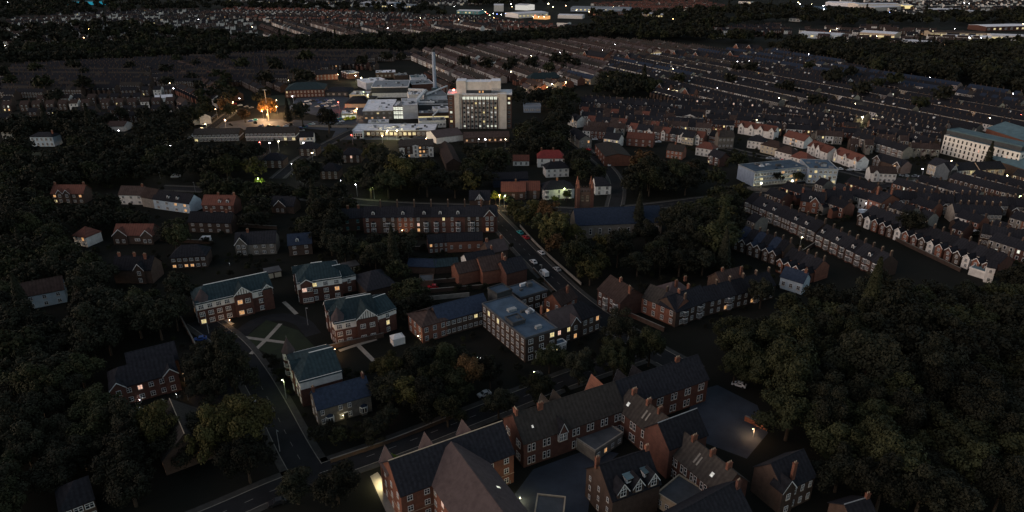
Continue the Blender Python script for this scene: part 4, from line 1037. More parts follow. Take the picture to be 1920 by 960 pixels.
bld('stone_pair', 'twin gabled grey stone house at the top of the side road', 'house', (1066,246), (1086,262), 6.2, 9, 3, wall='stone', rm='slate', xg=[(.25,3.4,dict(rise=1.8)),(.7,3.4,dict(rise=1.8))], win=dict(r=(2,2)))
bld('glazed_pavilion', 'pale blue flat roofed pavilion beside the tower at the trees', 'pavilion', (982,200), (1014,200), 5.0, 14, 0, 'flat', wall='cladding_grey', rm='flat_grey', win=dict(f=(3,1,3.0,1.0,0)))
# church
ch = bld('church', 'long slate roofed church nave below the square tower', 'church', (1076,391), (1235,385), 7.0, 14, 5.5, mode='ridge', wall='brick_grey', rm='slate_blue', win=dict(f=(9,1,1.0,2.6,0)), bars=0)
p = G(1084,394,9); t = empty('church_tower', (p.x, p.y + 2.0, 0), math.radians(0), label='square brown stone tower with tall corner pinnacles beside the church roof', cat='tower')
b = MB(); b.box(-.4,-.4,0,7.0,7.0,17.5,'brick_brown'); b.box(-.2,-.2,12,6.8,6.8,12.3,'sandstone',bottom=True); b.build('shaft', t)
b = MB()
for i in range(5):
    for (x, y, w, d) in ((i*1.4, -.1, .7, .4), (i*1.4, 6.3, .7, .4), (-.1, i*1.4, .4, .7), (6.3, i*1.4, .4, .7)): b.box(x, y, 17.5, x+w, y+d, 18.4, 'brick_brown')
b.build('battlement', t)
for x, y in ((0,0),(6.6,0),(0,6.6),(6.6,6.6)):
    b = MB(); b.box(-.75,-.75,6,.75,.75,19.5,'brick_red'); b.cyl(0,0,19.5,23.6,.85,.03,'brick_orange',6); b.build('pinnacle', t, (x, y, 0))
for x in (2.0, 4.4): window(t, x, -.45, 13.3, 0, 1.0, 2.4, 'glass', 'sandstone')
GUARD.append((1083,335,1116,392,math.hypot(p.x,p.y)))

sh_ = [o for o in bpy.data.objects if o.name.startswith('school_hall')][0]
for c in [k for k in kids(sh_) if k.name.startswith('gable')][:1]:
    for s in (-.55, .55): window(c, s, -.7, 5.2, 0, .8, 2.0, 'glass')
    for s in (-1, 1): window(c, s * 1.2, -.35, 5.2, s * math.pi / 2, .5, 2.0, 'glass')

for i, (pts, m, l) in enumerate([([(782,534),(868,527)],'brick_brown','brick yard wall behind the red car'), ([(782,551),(905,541)],'brick_brown','long brick yard wall in front of the red car'), ([(775,566),(880,556)],'stone','rubble stone wall above the navy slate link roof'),
    ([(740,470),(800,468)],'brick_brown','brick wall between the outbuildings and the teal workshop'), ([(1135,575),(1195,600)],'brick_red','brick wall beside the bays of the mauve roofed semi'), ([(1195,600),(1245,622)],'brick_brown','low brick wall at the street foot'),
    ([(1540,452),(1500,478)],'brick_brown','brick wall dividing the gardens above the sashed terrace'), ([(1620,420),(1700,462)],'brick_brown','back lane wall below the extensions, upper length'), ([(1700,462),(1800,510)],'brick_brown','back lane wall below the extensions, lower length'),
    ([(1690,400),(1740,418)],'brick_brown','yard wall behind the dark terrace beside the lane'), ([(1400,356),(1500,366)],'kerb','pale kerb wall before the floodlit office'), ([(570,238),(690,240)],'path_stone','long pale wall along the hospital car park'), ([(340,600),(372,660),(410,740)],'brick_brown','brick wall between the flats and the left car park'),
    ([(560,668),(640,650),(720,632)],'brick_brown','garden wall by the T shaped path'), ([(440,425),(520,430)],'brick_brown','garden wall behind the steep slate house'), ([(300,452),(400,458)],'brick_brown','garden wall in front of the pale van')]):
    fence_wall('yard_wall', l, 'wall', pts, 1.7, .3, m)
bld('dark_slate_roof', 'large unlit slate roofed hall half hidden between the Tudor blocks and the yard', 'hall', (688,545), (742,532), 5.0, 16, 4.0, mode='eave', wall='brick_brown', rm='slate', hip=(5,5))

# =================================================================== HOSPITAL
T0 = G(842,241,0); T1 = G(959,241,0)
def hosp_tower():
    ux = (T1 - T0); L = ux.length; ux /= L; rz = math.atan2(ux.y, ux.x); uy = Vector((-ux.y, ux.x)); D = 17.0; H = 25.5
    reg(T0, ux, uy, L, D, H, 37)
    t = empty('hospital_tower', (T0.x, T0.y, 0), rz, label='tall hospital slab with beige piers, dark fins and rows of lit windows', cat='hospital tower')
    k = L / 117.0                                                     # metres per source pixel along the front
    b = MB(); b.box(0, 0, 0, L, D, H, 'cladding_brown'); b.build('wall', t)
    for x0, x1, o in ((12,21,1.1), (21,26,.5), (91,96,.5), (96,108,1.3)):
        b = MB(); b.box(x0*k, -o, 0, x1*k, D*.5, H+.9, 'concrete'); b.build('pier', t)
    # bays between piers
    n = 9; xa, xb = 26*k, 91*k; w = (xb - xa) / n
    fl = 7; fh = (H - 1.2) / fl
    b = MB(); b.box(xa, -.12, 0, xb, -.01, H - .2, 'concrete', bottom=True); b.build('facade_panel', t)
    for i in range(n + 1):
        b = MB(); b.box(-.34, -.8, 0, .34, 0, H - 2.4, 'cladding_brown', bottom=True); b.build('fin', t, (xa + w * i, -.125, 0))
    for j in range(fl):
        for i in range(n):
            r = RND.random(); top = j == fl - 1
            gl = 'lit_white' if (top or (j == 0 and r < .6)) else ('lit_yellow' if r < .10 else 'lit_sky' if r < .28 else 'glass')
            window(t, xa + w * (i + .5), -.13, j*fh + 1.3, 0, w - 1.7 if not top else w - .6, 1.3 if not top else 2.0, gl, 'flat_grey', bars=1)
    for xx, m in ((5*k, 'l'), (112.5*k, 'r')):
        for j in range(fl):
            window(t, xx, 0, j*fh + 1.35, 0, 1.6, 1.5, RND.choice(['glass', 'lit_white', 'lit_yellow', 'glass']), 'metal_grey')
    r = MB(); r.box(-.3, -.3, H, L + .3, D + .3, H + .3, 'flat_light', bottom=True)
    for y in (-.4, D + .1): r.box(-.4, y, H + .3, L + .4, y + .3, H + 1.1, 'flat_light')
    for x in (-.4, L + .1): r.box(x, 0, H + .3, x + .3, D, H + 1.1, 'flat_light')
    ro = r.build('roof', t)
    b = MB(); b.box(16*k, 5.5, H+2.6, 96*k, 15.5, H+8.6, 'concrete'); b.box(32*k, 5.0, H+.3, 79*k, 15.5, H+2.6, 'cladding_dark', top=False)
    b.box(15*k, 4.8, H+.3, 33*k, 16, H+9.3, 'concrete'); b.box(79*k, 4.8, H+2.6, 97*k, 16, H+9.3, 'concrete')
    b.box(15.5*k, 4.6, H+9.3, 32.5*k, 16.2, H+9.6, 'flat_light', bottom=True); b.box(33*k, 5.3, H+8.6, 79*k, 15.7, H+8.9, 'flat_light', bottom=True); b.box(79.5*k, 4.6, H+9.3, 96.5*k, 16.2, H+9.6, 'flat_light', bottom=True)
    b.build('penthouse', t)
    for x in (58, 64): window(t, x*k, 4.95, H+.8, 0, 1.1, 1.4, 'lit_warm', 'metal_grey')
    b = MB()
    for x in range(81, 97, 3): b.box(x*k-.07, 3.8, H+.3, x*k+.07, 3.94, H+3.8, 'metal_grey')
    b.box(80*k, 3.8, H+3.7, 97*k, 4.0, H+3.9, 'metal_grey', bottom=True); b.box(80*k, 3.8, H+2, 97*k, 4.0, H+2.1, 'metal_grey', bottom=True); b.build('railing', t)
    for x in (60, 70, 73): b = MB(); b.cyl(0,0,0,1.2,.35,.35,'duct_white',8); b.build('vent', t, (x*k, 10, H+8.9))
hosp_tower()
# chimney stack
p = G(816,176,0); t = empty('boiler_chimney', (p.x, p.y, 0), 0, label='tall slender pale chimney stack with a dark cap above the hospital roofs', cat='chimney')
b = MB(); b.cyl(0,0,0,39,1.75,1.5,'cladding_grey',18); b.build('shaft', t); b = MB(); b.cyl(0,0,39,41.5,1.45,1.4,'cladding_dark',18); b.build('cap', t)
b = MB(); b.box(-3,-3,0,3,3,6,'flat_teal'); b.build('base', t); GUARD.append((811,98,821,175,660)); FOOT.append((p.x-3,p.y-3,1,0,6,6,1))
def HB(name, label, cat, *a, **k):
    if cat in ('hospital block', 'clinic', 'office') and a[4:5] != () and 'flat' in a: k.setdefault('plant', 9 if name != 'entrance_range' else 26)
    return bld(name, label, cat, *a, **k)
HB('hospital_hall', 'large dark clad hospital block on a white base with a ribbed grey roof', 'hospital block', (696,164), (765,163), 9.5, 38, 0, 'flat', wall='render_white', rm='flat_grey', band=(4.2,9.4), bandm='cladding_dark', trim='flat_light')
HB('hospital_block', 'grey brick hospital block whose white flat roof is crossed by pipework', 'hospital block', (680,208), (736,207), 7.5, 46, 0, 'flat', wall='brick_grey', rm='flat_light', trim='flat_light', win=dict(f=(5,2,1.5,.9,.2)))
HB('stair_block', 'lit glass stair block with three bright floors between two pale blocks', 'hospital block', (737,199), (755,199), 10.5, 20, 0, 'flat', wall='brick_brown', rm='flat_light', win=dict(f=(2,3,3.4,2.3,1)), litm='lit_white')
HB('lecture_block', 'tall windowless pale grey hospital block with a sloping white roof', 'hospital block', (755,198), (783,197), 11.0, 30, 0, 'flat', wall='flat_light', rm='flat_light', ext=(0,0))
HB('entrance_range', 'long low flat roofed entrance range with a row of bright windows facing the ambulances', 'hospital block', (660,245), (815,245), 4.2, 22, 0, 'flat', wall='brick_brown', rm='flat_light', trim='metal_grey', win=dict(f=(18,1,1.9,1.7,.6)), litm='lit_yellow')
HB('link_corridor', 'narrow lit corridor block joining the pale blocks to the tall slab', 'hospital block', (784,213), (843,212), 5.5, 12, 0, 'flat', wall='brick_brown', rm='flat_grey', win=dict(f=(12,1,1.8,1.2,.9)), litm='lit_yellow')
HB('theatre_block', 'dark walled flat roofed hospital block between white ducts and the tall slab', 'hospital block', (785,196), (842,195), 7.0, 20, 0, 'flat', wall='cladding_dark', rm='flat_dark', trim='flat_light')
HB('plant_block', 'brown walled block with a pale edged roof of ducts beside the chimney base', 'hospital block', (772,158), (812,156), 7.5, 24, 0, 'flat', wall='brick_red', rm='flat_grey', trim='flat_light')
HB('boiler_house', 'low pale boiler house with grey roof at the foot of the chimney', 'hospital block', (798,180), (838,178), 6.0, 22, 0, 'flat', wall='flat_light', rm='flat_grey', trim='metal_grey')
HB('rear_clinic', 'small flat white roofed clinic at the rear of the hospital', 'clinic', (704,137), (742,136), 5.5, 20, 0, 'flat', wall='brick_brown', rm='flat_light', win=dict(f=(5,1,1.6,1.2,.1)))
HB('side_clinic', 'low flat roofed clinic right of the small white roofed one', 'clinic', (740,142), (765,141), 4.5, 14, 0, 'flat', wall='brick_brown', rm='flat_grey')
HB('white_clinic', 'white sided cube clinic with two floodlights on its brick front', 'clinic', (652,138), (673,136), 6.0, 18, 0, 'flat', wall='brick_red', rm='flat_light', win=dict(l=(3,2,1.2,1.2,0)), trim='render_white')
HB('roof_block', 'pale stepped roof block behind the dark clad hall', 'hospital block', (686,156), (730,152), 6.5, 26, 0, 'flat', wall='flat_light', rm='flat_light', trim='flat_light')
HB('edge_block', 'lit pale single storey block at the edge of the ambulance yard', 'hospital block', (640,214), (668,213), 4.0, 14, 0, 'flat', wall='render_cream', rm='flat_light', win=dict(f=(4,1,2.2,1.6,1)), litm='lit_white')
HB('blue_entrance', 'blue glazed entrance box at the corner of the long low range', 'entrance', (662,247), (679,247), 5.2, 5, 0, 'flat', wall='cladding_grey', rm='flat_light', guard=True, win=dict(f=(2,1,3.0,3,0)))
HB('brick_ward', 'two storey red brick ward with a hipped dark green roof facing the car park', 'hospital block', (534,169), (608,167), 7.0, 30, 4.5, wall='brick_red', rm='slate_teal', hip=(9,9), win=dict(f=(11,2,1.1,1.4,.06)))
HB('teal_roof_ward', 'low dark ward with pale teal porch roofs right of the brick ward', 'hospital block', (609,172), (652,172), 4.2, 24, 2.6, wall='cladding_dark', rm='slate', hip=(6,6), win=dict(f=(4,1,1.6,1.2,.1)))
HB('dark_pavilion', 'wide low dark tent shaped roof between the car park and the white roofed block', 'hospital block', (646,194), (694,194), 3.6, 34, 3.5, wall='render_cream', rm='slate', hip=(14,14))
HB('orange_lit_house', 'floodlit orange brick villa behind the dark green hipped roof', 'house', (592,140), (633,138), 6.0, 12, 4, wall='brick_orange', rm='slate', win=dict(f=(6,2)), chim=[(.3,.5),(.8,.5)])
HB('slate_villa', 'dark slate villa with pale chimneys behind the floodlit villa', 'house', (600,122), (640,121), 6, 11, 4, wall='brick_brown', rm='slate', win=dict(f=(6,2)), chim=[(.3,.5)])
HB('service_block', 'small pale flat block in front of the white pipework roof', 'hospital block', (690,230), (728,229), 5.0, 9, 0, 'flat', wall='flat_light', rm='flat_light', win=dict(f=(6,1,1.4,1.2,.5)))
HB('service_block', 'pale stepped block between the lecture block and link corridor', 'hospital block', (786,228), (836,226), 5.2, 12, 0, 'flat', wall='render_white', rm='flat_grey', win=dict(f=(8,1,1.6,1.2,.6)))
HB('service_block', 'pale flat block directly left of the tall slab', 'hospital block', (812,205), (841,204), 8.0, 10, 0, 'flat', wall='flat_light', rm='flat_light')
HB('service_block', 'low white block beneath the fat bending duct', 'hospital block', (766,178), (792,177), 8.0, 14, 0, 'flat', wall='render_white', rm='flat_light')
HB('service_block', 'pale flat outpatients block left of the dark clad hall', 'hospital block', (655,178), (690,178), 4.5, 20, 0, 'flat', wall='render_cream', rm='flat_light', win=dict(f=(7,1,1.5,1.2,.5)))
HB('service_block', 'white stepped block behind the plant block', 'hospital block', (770,146), (800,145), 5.5, 16, 0, 'flat', wall='flat_light', rm='flat_teal')
# white ducts over the roofs
def duct(pts, z, w, label):
    b = MB(); P = [G(x, y, z) for x, y in pts]
    for a, c in zip(P, P[1:]):
        d = (c - a).normalized(); n = Vector((-d.y, d.x)) * w / 2; a2 = a - d * w / 2; c2 = c + d * w / 2
        q = [(*(a2-n), z-w*.8), (*(c2-n), z-w*.8), (*(c2+n), z-w*.8), (*(a2+n), z-w*.8), (*(a2-n), z), (*(c2-n), z), (*(c2+n), z), (*(a2+n), z)]
        b.add(q, [(0,1,5,4),(1,2,6,5),(2,3,7,6),(3,0,4,7),(4,5,6,7),(3,2,1,0)], 'duct_white')
    for p in P: b.box(p.x-.3, p.y-.3, 0, p.x+.3, p.y+.3, z-w*.8, 'metal_grey')
    tag(b.build('roof_duct'), label, 'duct')
duct([(768,166),(797,167),(779,189)], 10, 2.2, 'fat white duct bending across the roofs left of the chimney base')
duct([(780,190),(812,190)], 9, 1.8, 'short straight white duct in front of the boiler house')
duct([(812,215),(826,203)], 7, 1.0, 'thin pale duct crossing the link corridor roof')
duct([(800,176),(838,160)], 8, 1.2, 'thin diagonal duct running up to the tall slab')
# flats in front of the hospital
FL = dict(wall='brick_brown', rm='slate_old', frame='white_paint')
HB('long_flats', 'long two storey flats with cream panels under a low dark roof, left of the pair', 'apartment block', (362,252), (447,250), 5.6, 12, 2.6, win=dict(f=(10,2,2.0,1.4,.08)), band=(2.6,3.4), **FL)
HB('panel_flats', 'two storey flats with white panel bays and lamps along the front', 'apartment block', (459,249), (553,248), 6.2, 13, 2.6, win=dict(f=(12,2,1.9,1.6,.1)), band=(2.8,3.5), **FL)
HB('small_flats', 'small two storey white fronted flats right of the white panelled ones', 'apartment block', (561,257), (587,256), 5.4, 10, 2.4, win=dict(f=(4,2)), wall='render_white', rm='slate')
HB('three_storey_flats', 'three storey flats with white stair panels and warm balconies before the entrance range', 'apartment block', (748,274), (812,272), 7.8, 12, 2.6, wall='brick_brown', rm='slate_old', win=dict(f=(9,3,1.2,1.2,.2)), band=(0,2.2), xg=[(.48,3.6,dict(wall='render_white',rise=.6,h=7.7,rows=3,out=.4)),(.08,3.2,dict(wall='render_white',rise=.4,h=6.4,rows=2,out=.3)),(.93,3.2,dict(wall='render_white',rise=.4,h=6.4,rows=2,out=.3))], litm='lit_warm')
HB('brown_long_roof', 'narrow hall with a long plain brown roof running towards the camera', 'hall', (834,264), (850,297), 4.6, 9, 3, mode='ridge', wall='brick_brown', rm='tile_brown')
HB('mauve_roof_hall', 'broad mauve pitched roof hall at the foot of the tall slab', 'hall', (818,258), (868,252), 4.5, 20, 3.0, mode='eave', wall='render_white', rm='tile_mauve')
HB('garden_hall', 'dull slate hall with a lit window among the trees beneath the tall slab', 'hall', (870,258), (955,256), 4.0, 12, 2.6, wall='brick_brown', rm='tile_brown', win=dict(f=(8,1,1,1.1,.3)))
for i, (x, y, w, l) in enumerate([(490,300,40,'dark slate house with a pale downpipe below the white panelled flats'),(560,278,34,'dark hipped house beside the lamp right of the flats'),(600,320,34,'dark roofed house with a pale end wall above the wooded park'),(640,290,36,'broad dark roofed house by the ambulance yard road')]):
    HB('dark_house', l, 'house', (x, y), (x + w, y), 5.2, 10, 3.4, wall='brick_brown', rm='slate', hip=(4,4), win=dict(f=(3,2)))
HB('white_porch_house', 'small white walled lodge with a dull red roof near the wooded slope', 'house', (962,301), (992,301), 3.4, 8, 2.6, wall='render_white', rm='tile_red', win=dict(f=(3,1)))
# =================================================================== RIGHT SIDE
HB('white_apartments', 'long white apartment block with slot windows under a teal flat roof', 'apartment block', (1771,254), (1914,288), 12.0, 15, 0, 'flat', wall='render_white', rm='flat_teal', win=dict(f=(17,4,.75,1.7,.02), r=(3,4,.8,1.3,0)), frame='black_timber', bars=0)
HB('setback_floor', 'glazed top storey set back beneath the teal roof of the long white block', 'penthouse', (1776,243), (1917,275), 15.0, 11.5, 0, 'flat', wall='cladding_dark', rm='flat_teal', win=dict(f=(24,1,1.3,1.5,.08)), frame='metal_grey', guard=False, mode='eave', trim='flat_teal')
HB('office_block', 'grey blue clad office with ribbon windows and bright floodlit entrances', 'office', (1424,322), (1516,313), 8.6, 16, 0, 'flat', wall='cladding_grey', rm='flat_blue', win=dict(f=(18,3,1.5,1.3,.04)), trim='metal_grey', ext=(3,0))
HB('office_wing', 'grey blue clad wing with a bright yellow lit landing right of the ribbon windows', 'office', (1517,316), (1572,318), 8.8, 20, 0, 'flat', wall='cladding_grey', rm='flat_blue', win=dict(f=(6,3,1.4,1.3,.25)), trim='metal_grey', litm='lit_yellow')
HB('blue_shed', 'large pale blue pitched shed with an orange brick gable beyond the white apartments', 'shed', (1850,240), (1918,262), 6, 26, 4.5, wall='brick_orange', rm='flat_teal', ext=(0,20))
HB('grey_shed', 'lower blue shed roof partly out of frame beyond the white apartments', 'shed', (1885,285), (1935,300), 6, 22, 3, wall='brick_brown', rm='flat_teal', mode='ridge', ext=(0,15))
HB('pale_gable_house', 'pale blank gable end house with two white windows beside the teal sheds', 'house', (1782,240), (1820,246), 6, 9, 3.4, wall='stone', rm='slate', win=dict(f=(3,2)))
HB('shop_block', 'three storey tan brick shops with white sashes below the white apartments', 'shop', (1741,306), (1780,317), 6.4, 10, 3.2, wall='sandstone', rm='slate', win=dict(f=(6,2,1.1,1.5,.06)))
HB('tudor_shop', 'narrow striped gable shop between the tan brick block and the yellow fronts', 'shop', (1781,319), (1795,318), 6.8, 10, 3.2, wall='cladding_dark', rm='slate', xg=[(.5,4,dict(tudor=True,rise=3,h=6.8,rows=1))])
HB('white_shop', 'white fronted shop with a dark shopfront beside the striped gable', 'shop', (1796,319), (1818,318), 5.8, 10, 3.2, wall='render_white', rm='slate', win=dict(f=(4,2,1.0,1.3,.1)))
HB('yellow_shop', 'yellow lit shop with a pale fascia in the middle of the parade', 'shop', (1819,318), (1838,317), 5.8, 10, 3.2, wall='render_cream', rm='slate', win=dict(f=(3,2,1.3,1.3,.5)), litm='lit_yellow')
HB('sash_shop', 'tan brick shop with broad white sash windows at the end of the parade', 'shop', (1839,318), (1885,316), 6.0, 10, 3.2, wall='sandstone', rm='slate', win=dict(f=(3,2,2.0,1.5,.05)))
HB('curved_white_house', 'white house with a curved front and dark red ground floor beside the round gable', 'house', (1633,323), (1682,325), 5.6, 8, 2.8, wall='render_white', rm='tile_brown', win=dict(f=(6,2,1.1,1.1,0)), xg=[(.2,2.6,dict(rise=1.4,wall='render_white'))])
HB('white_verge_pair', 'dark house pair with two bold white verges near the parade', 'house', (1640,297), (1690,312), 5.2, 9, 3, wall='brick_brown', rm='slate', xg=[(.1,5.5,dict(rise=2.6,h=5)),(.85,5,dict(rise=2.4,h=5))])
HB('round_gable_house', 'tall orange brick gable end washed by one warm wall lamp', 'house', (1628,372), (1652,380), 8.0, 14, 3.4, wall='brick_orange', rm='slate', win=dict(f=(2,2,.9,1.4,.2), r=(3,2)), chim=[(.2,.3),(.95,.5)], ctop=2.4)
HB('corner_brick_house', 'orange gabled brick house beside the office with one dormer and tall chimney', 'house', (1502,375), (1545,380), 6.2, 9, 4, wall='brick_orange', rm='slate', win=dict(f=(3,2)), dorm=[.4], chim=[(.02,.4),(.9,.6)], xg=[(.6,4,dict(rise=2.4))])
HB('lean_house', 'dark slate house behind the corner brick one, with three chimneys', 'house', (1552,372), (1600,374), 6.0, 9, 3.6, wall='brick_brown', rm='slate', win=dict(f=(4,2)), chim=[(.3,.5),(.7,.5),(.95,.5)])
for (A, B, w, r, l, kw) in [
    ((1385,236),(1452,247),'render_white','tile_red','mock row of four white pointed gables under a brown red roof',dict(xg=[(.08,4,dict(rise=2.4,wall='render_white')),(.36,4,dict(rise=2.4,wall='render_white')),(.62,4,dict(rise=2.4,wall='render_white')),(.93,4,dict(rise=2.4,wall='render_white'))])),
    ((1470,254),(1508,264),'render_white','tile_red','red roofed white pair beside a silver parked car',dict(bays=[.5])),
    ((1515,272),(1552,286),'render_white','tile_red','white house pair with two tall pointed gables under a red roof',dict(xg=[(.3,3.6,dict(rise=2.6,wall='render_white')),(.55,3.6,dict(rise=2.6,wall='render_white'))])),
    ((1564,286),(1608,302),'render_white','tile_red','red roofed white row with three small pointed gables behind the office wing',dict(xg=[(.1,3,dict(rise=2,tudor=True)),(.5,3,dict(rise=2,tudor=True)),(.92,3,dict(rise=2,tudor=True))])),
    ((1402,262),(1433,266),'render_white','slate','white house with a dark hipped roof beside the tall stone block',dict(hip=(4,4))),
    ((1427,270),(1462,278),'render_cream','tile_brown','white and cream detached house with a brown hipped roof',dict(hip=(4,4))),
    ((1454,281),(1485,289),'render_white','tile_brown','low white house with plum hipped roof above the office roof',dict(hip=(4,4))),
    ((1483,292),(1512,300),'render_white','tile_red','small white house with one red bay right behind the office roof',dict(hip=(3,3))),
    ((1348,256),(1377,256),'brick_grey','slate_old','tall blocky dark brick house with two orange chimneys',dict(h=8.5,chim=[(.0,.5,1),(.0,.1,1)])),
    ((1330,253),(1345,256),'brick_orange','slate','orange brick chimney gable left of the tall blocky house',dict(chim=[(.1,.5),(.9,.5)])),
    ((1266,216),(1316,220),'render_white','slate','bright white two storey building with a shallow pediment',dict(xg=[(.55,8,dict(rise=1.6,wall='render_white',out=.1))])),
    ((1279,255),(1300,258),'render_cream','slate','yellowish small house under a dark blue slate roof',dict()),
    ((1305,275),(1338,280),'render_white','tile_red','orange red hipped roof poking above the wood with a white conservatory',dict(hip=(4,4))),
    ((1328,290),(1350,297),'brick_red','slate','dark slate house with two white bays at the edge of the wood',dict(bays=[.3,.75])),
    ((1250,280),(1280,284),'brick_orange','slate_old','worn slate roof house by the crane of trees near the warehouse',dict(chim=[(.4,.5)])),
    ((1175,258),(1225,262),'brick_red','tile_red','dull red roof house with white lean to behind the wood',dict(chim=[(.7,.5)])),
    ((1065,220),(1082,226),'render_white','slate','white gabled house at the wood edge left of the gabled rows',dict(xg=[(.6,4,dict(rise=2.6,wall='render_white'))])),
    ((1132,258),(1160,262),'render_white','slate','blue white fronted pair lit warm between the gabled rows and the warehouse',dict(lit=.5)),
]:
    kw = dict(kw); h = kw.pop('h', 5.6)
    HB('detached_house', l, 'house', A, B, h, 8.5, 3.2, wall=w, rm=r, win=dict(f=(4,2,1.0,1.1,kw.pop('lit', .06))), **kw)
# rows on the right
R1 = [dict(wall='brick_brown', rm='slate', outr=.4), dict(wall='brick_red', rm='slate', outr=.5), dict(wall='brick_brown', rm='slate', outr=.35, dorm=.75), dict(wall='stone', rm='slate', outr=.5)]
R2 = [dict(wall='brick_brown', rm='slate', dorm=.5), dict(wall='brick_red', rm='slate', dorm=.6), dict(wall='brick_brown', rm='slate', cols=2)]
R3 = [dict(wall='brick_red', rm='tile_red', xg=.3, whitefront=False, tudor=True), dict(wall='brick_red', rm='slate', bay=.5), dict(wall='render_white', rm='slate', xg=.6), dict(wall='brick_red', rm='tile_brown', bay=.4)]
def r_(desc, end, A, B, n, st, grp, h=5.8, D=8.5, rh=3.2, **k): row('terraced_house', desc, end, A, B, n, h, D, rh, st, grp, plain=None if n <= 20 and k.pop('named', True) else desc, **k)
r_('slate row with back gables', 'copse end', (1085,190), (1262,201), 15, R1, 'slate row right of the copse', lit=.04)
r_('dormered row behind the white pedimented building', 'copse end', (1268,190), (1440,203), 15, R2, 'dormered dark row')
r_('dormered row running to the lone street light', 'white pediment end', (1444,206), (1600,228), 14, R2, 'dormered row by the street light')
r_('projecting brick back gables above four white gables', 'white pediment end', (1330,212), (1560,238), 16, R1, 'projecting brick back gables', lit=.05)
r_('maroon roofed row of timbered gables', 'stone pair end', (1088,209), (1262,222), 12, R3, 'maroon gabled row')
r_('gabled row just below the maroon roofs', 'stone pair end', (1100,226), (1250,240), 10, R3, 'second gabled row')
r_('lowest gabled row beside the wood', 'warehouse end', (1178,240), (1320,258), 9, R3, 'third gabled row')
r_('grey dormer row leading to the white apartments', 'street light end', (1636,220), (1766,248), 12, R2, 'grey dormer row')
r_('white bayed row behind the white verges', 'warm street lamp end', (1597,254), (1694,283), 10, [dict(wall='brick_red', rm='slate', bay=.4), dict(wall='stone', rm='slate', bay=.5)], 'white bayed brick row')
r_('pale back gables above the white bayed row', 'warm street lamp end', (1628,238), (1745,270), 9, R1, 'pale back gables')
RT = [dict(wall='brick_brown', rm='slate', bay=.35, ww=.9, wh=1.6), dict(wall='brick_brown', rm='slate', cols=3, ww=.8, wh=1.5), dict(wall='brick_red', rm='slate', bay=.4, dorm=.4, ww=.9), dict(wall='brick_grey', rm='slate', bay=.6, dorm=.65, ww=.9)]
r_('white sashed terrace starting below the office', 'office end', (1397,376), (1530,434), 9, RT, 'long white sashed terrace', D=9.5, rh=3.8, split=False)
r_('lower white sashed terrace by the park trees', 'office end', (1531,437), (1650,496), 8, [dict(wall='brick_red', rm='slate', bay=.35, dorm=.5), dict(wall='brick_brown', rm='slate', bay=.5, ww=.9)], 'lower white sashed terrace', D=9.5, rh=3.8)
RB = [dict(wall='brick_brown', rm='slate', outr=.4), dict(wall='render_white', rm='slate', outr=.4), dict(wall='brick_orange', rm='slate', outr=.4), dict(wall='brick_red', rm='slate', outr=.45, cols=1)]
r_('dark terrace with mixed white and brick extensions', 'white gable end', (1622,398), (1875,494), 16, RB, 'back extension terrace')
r_('slate row just below the parade road', 'round gable end', (1665,370), (1790,380), 9, [dict(wall='brick_brown', rm='slate', cols=2), dict(wall='brick_brown', rm='slate', outr=.5)], 'row below the parade')
r_('grey slate row running out of frame', 'round gable end', (1792,378), (1935,388), 10, [dict(wall='brick_grey', rm='slate', cols=2), dict(wall='brick_brown', rm='slate', outr=.5)], 'outer row below the parade')
r_('pale walled dark row above the van', 'back extension end', (1790,398), (1880,402), 6, [dict(wall='stone', rm='slate', cols=2)], 'dark row above the van')
r_('dim row right of the lane van', 'van end', (1840,436), (1935,452), 6, [dict(wall='brick_brown', rm='slate', cols=2)], 'dim edge row')
r_('navy slate row under the sashed terrace', 'wood end', (1385,440), (1470,470), 6, [dict(wall='brick_brown', rm='slate_blue', outr=.5), dict(wall='brick_brown', rm='slate', outr=.4)], 'navy slate row')
r_('short row beside the white gabled cottage', 'wood end', (1470,480), (1530,505), 4, [dict(wall='brick_orange', rm='slate', outr=.5)], 'short slate row by the cottage')
bld('white_gable_extension', 'bright white gable wall with two small windows over a teal flat roof', 'house', (1852,499), (1868,502), 7.0, 5, 2.0, wall='render_white', rm='slate', win=dict(f=(1,2,.7,1,0)))
bld('teal_flat_shed', 'flat teal roofed shed tucked under the bright white gable wall', 'shed', (1818,502), (1850,512), 3, 6, 0, 'flat', wall='render_white', rm='flat_teal')
bld('grey_flat_garage', 'wide grey flat roofed garage beside the pale gable at the top of the back yards', 'garage', (1608,400), (1636,404), 3, 9, 0, 'flat', wall='brick_brown', rm='flat_grey')
# floodlit row beyond the tower
bld('floodlit_terrace', 'amber floodlit brick and cream terrace beyond the dark copse', 'house', (1060,137), (1108,148), 6.2, 9, 3, wall='sandstone', rm='slate_blue', win=dict(f=(14,2,1.0,1.3,.75)), litm='lit_warm')
bld('far_church', 'slate roofed church with an orange lit gable front among the red rows', 'church', (1096,102), (1132,108), 8, 12, 5, wall='brick_orange', rm='slate', mode='eave', xg=[(.02,7,dict(rise=4,h=8,face='f',rows=1))], win=dict(f=(7,1,1,2.5,0)))
bld('lamplit_hall', 'dark hipped hall whose brick front glows orange from street lamps', 'hall', (992,148), (1054,146), 7, 14, 5, wall='brick_orange', rm='slate_teal', hip=(6,6), win=dict(f=(8,2,1,1.4,.4)), litm='lit_warm')
bld('pale_roof_school', 'long low hall with a pale roof and yellow lit eaves among the dark rows', 'hall', (1236,104), (1256,102), 4.5, 18, 0, 'flat', wall='lit_yellow', rm='flat_light')
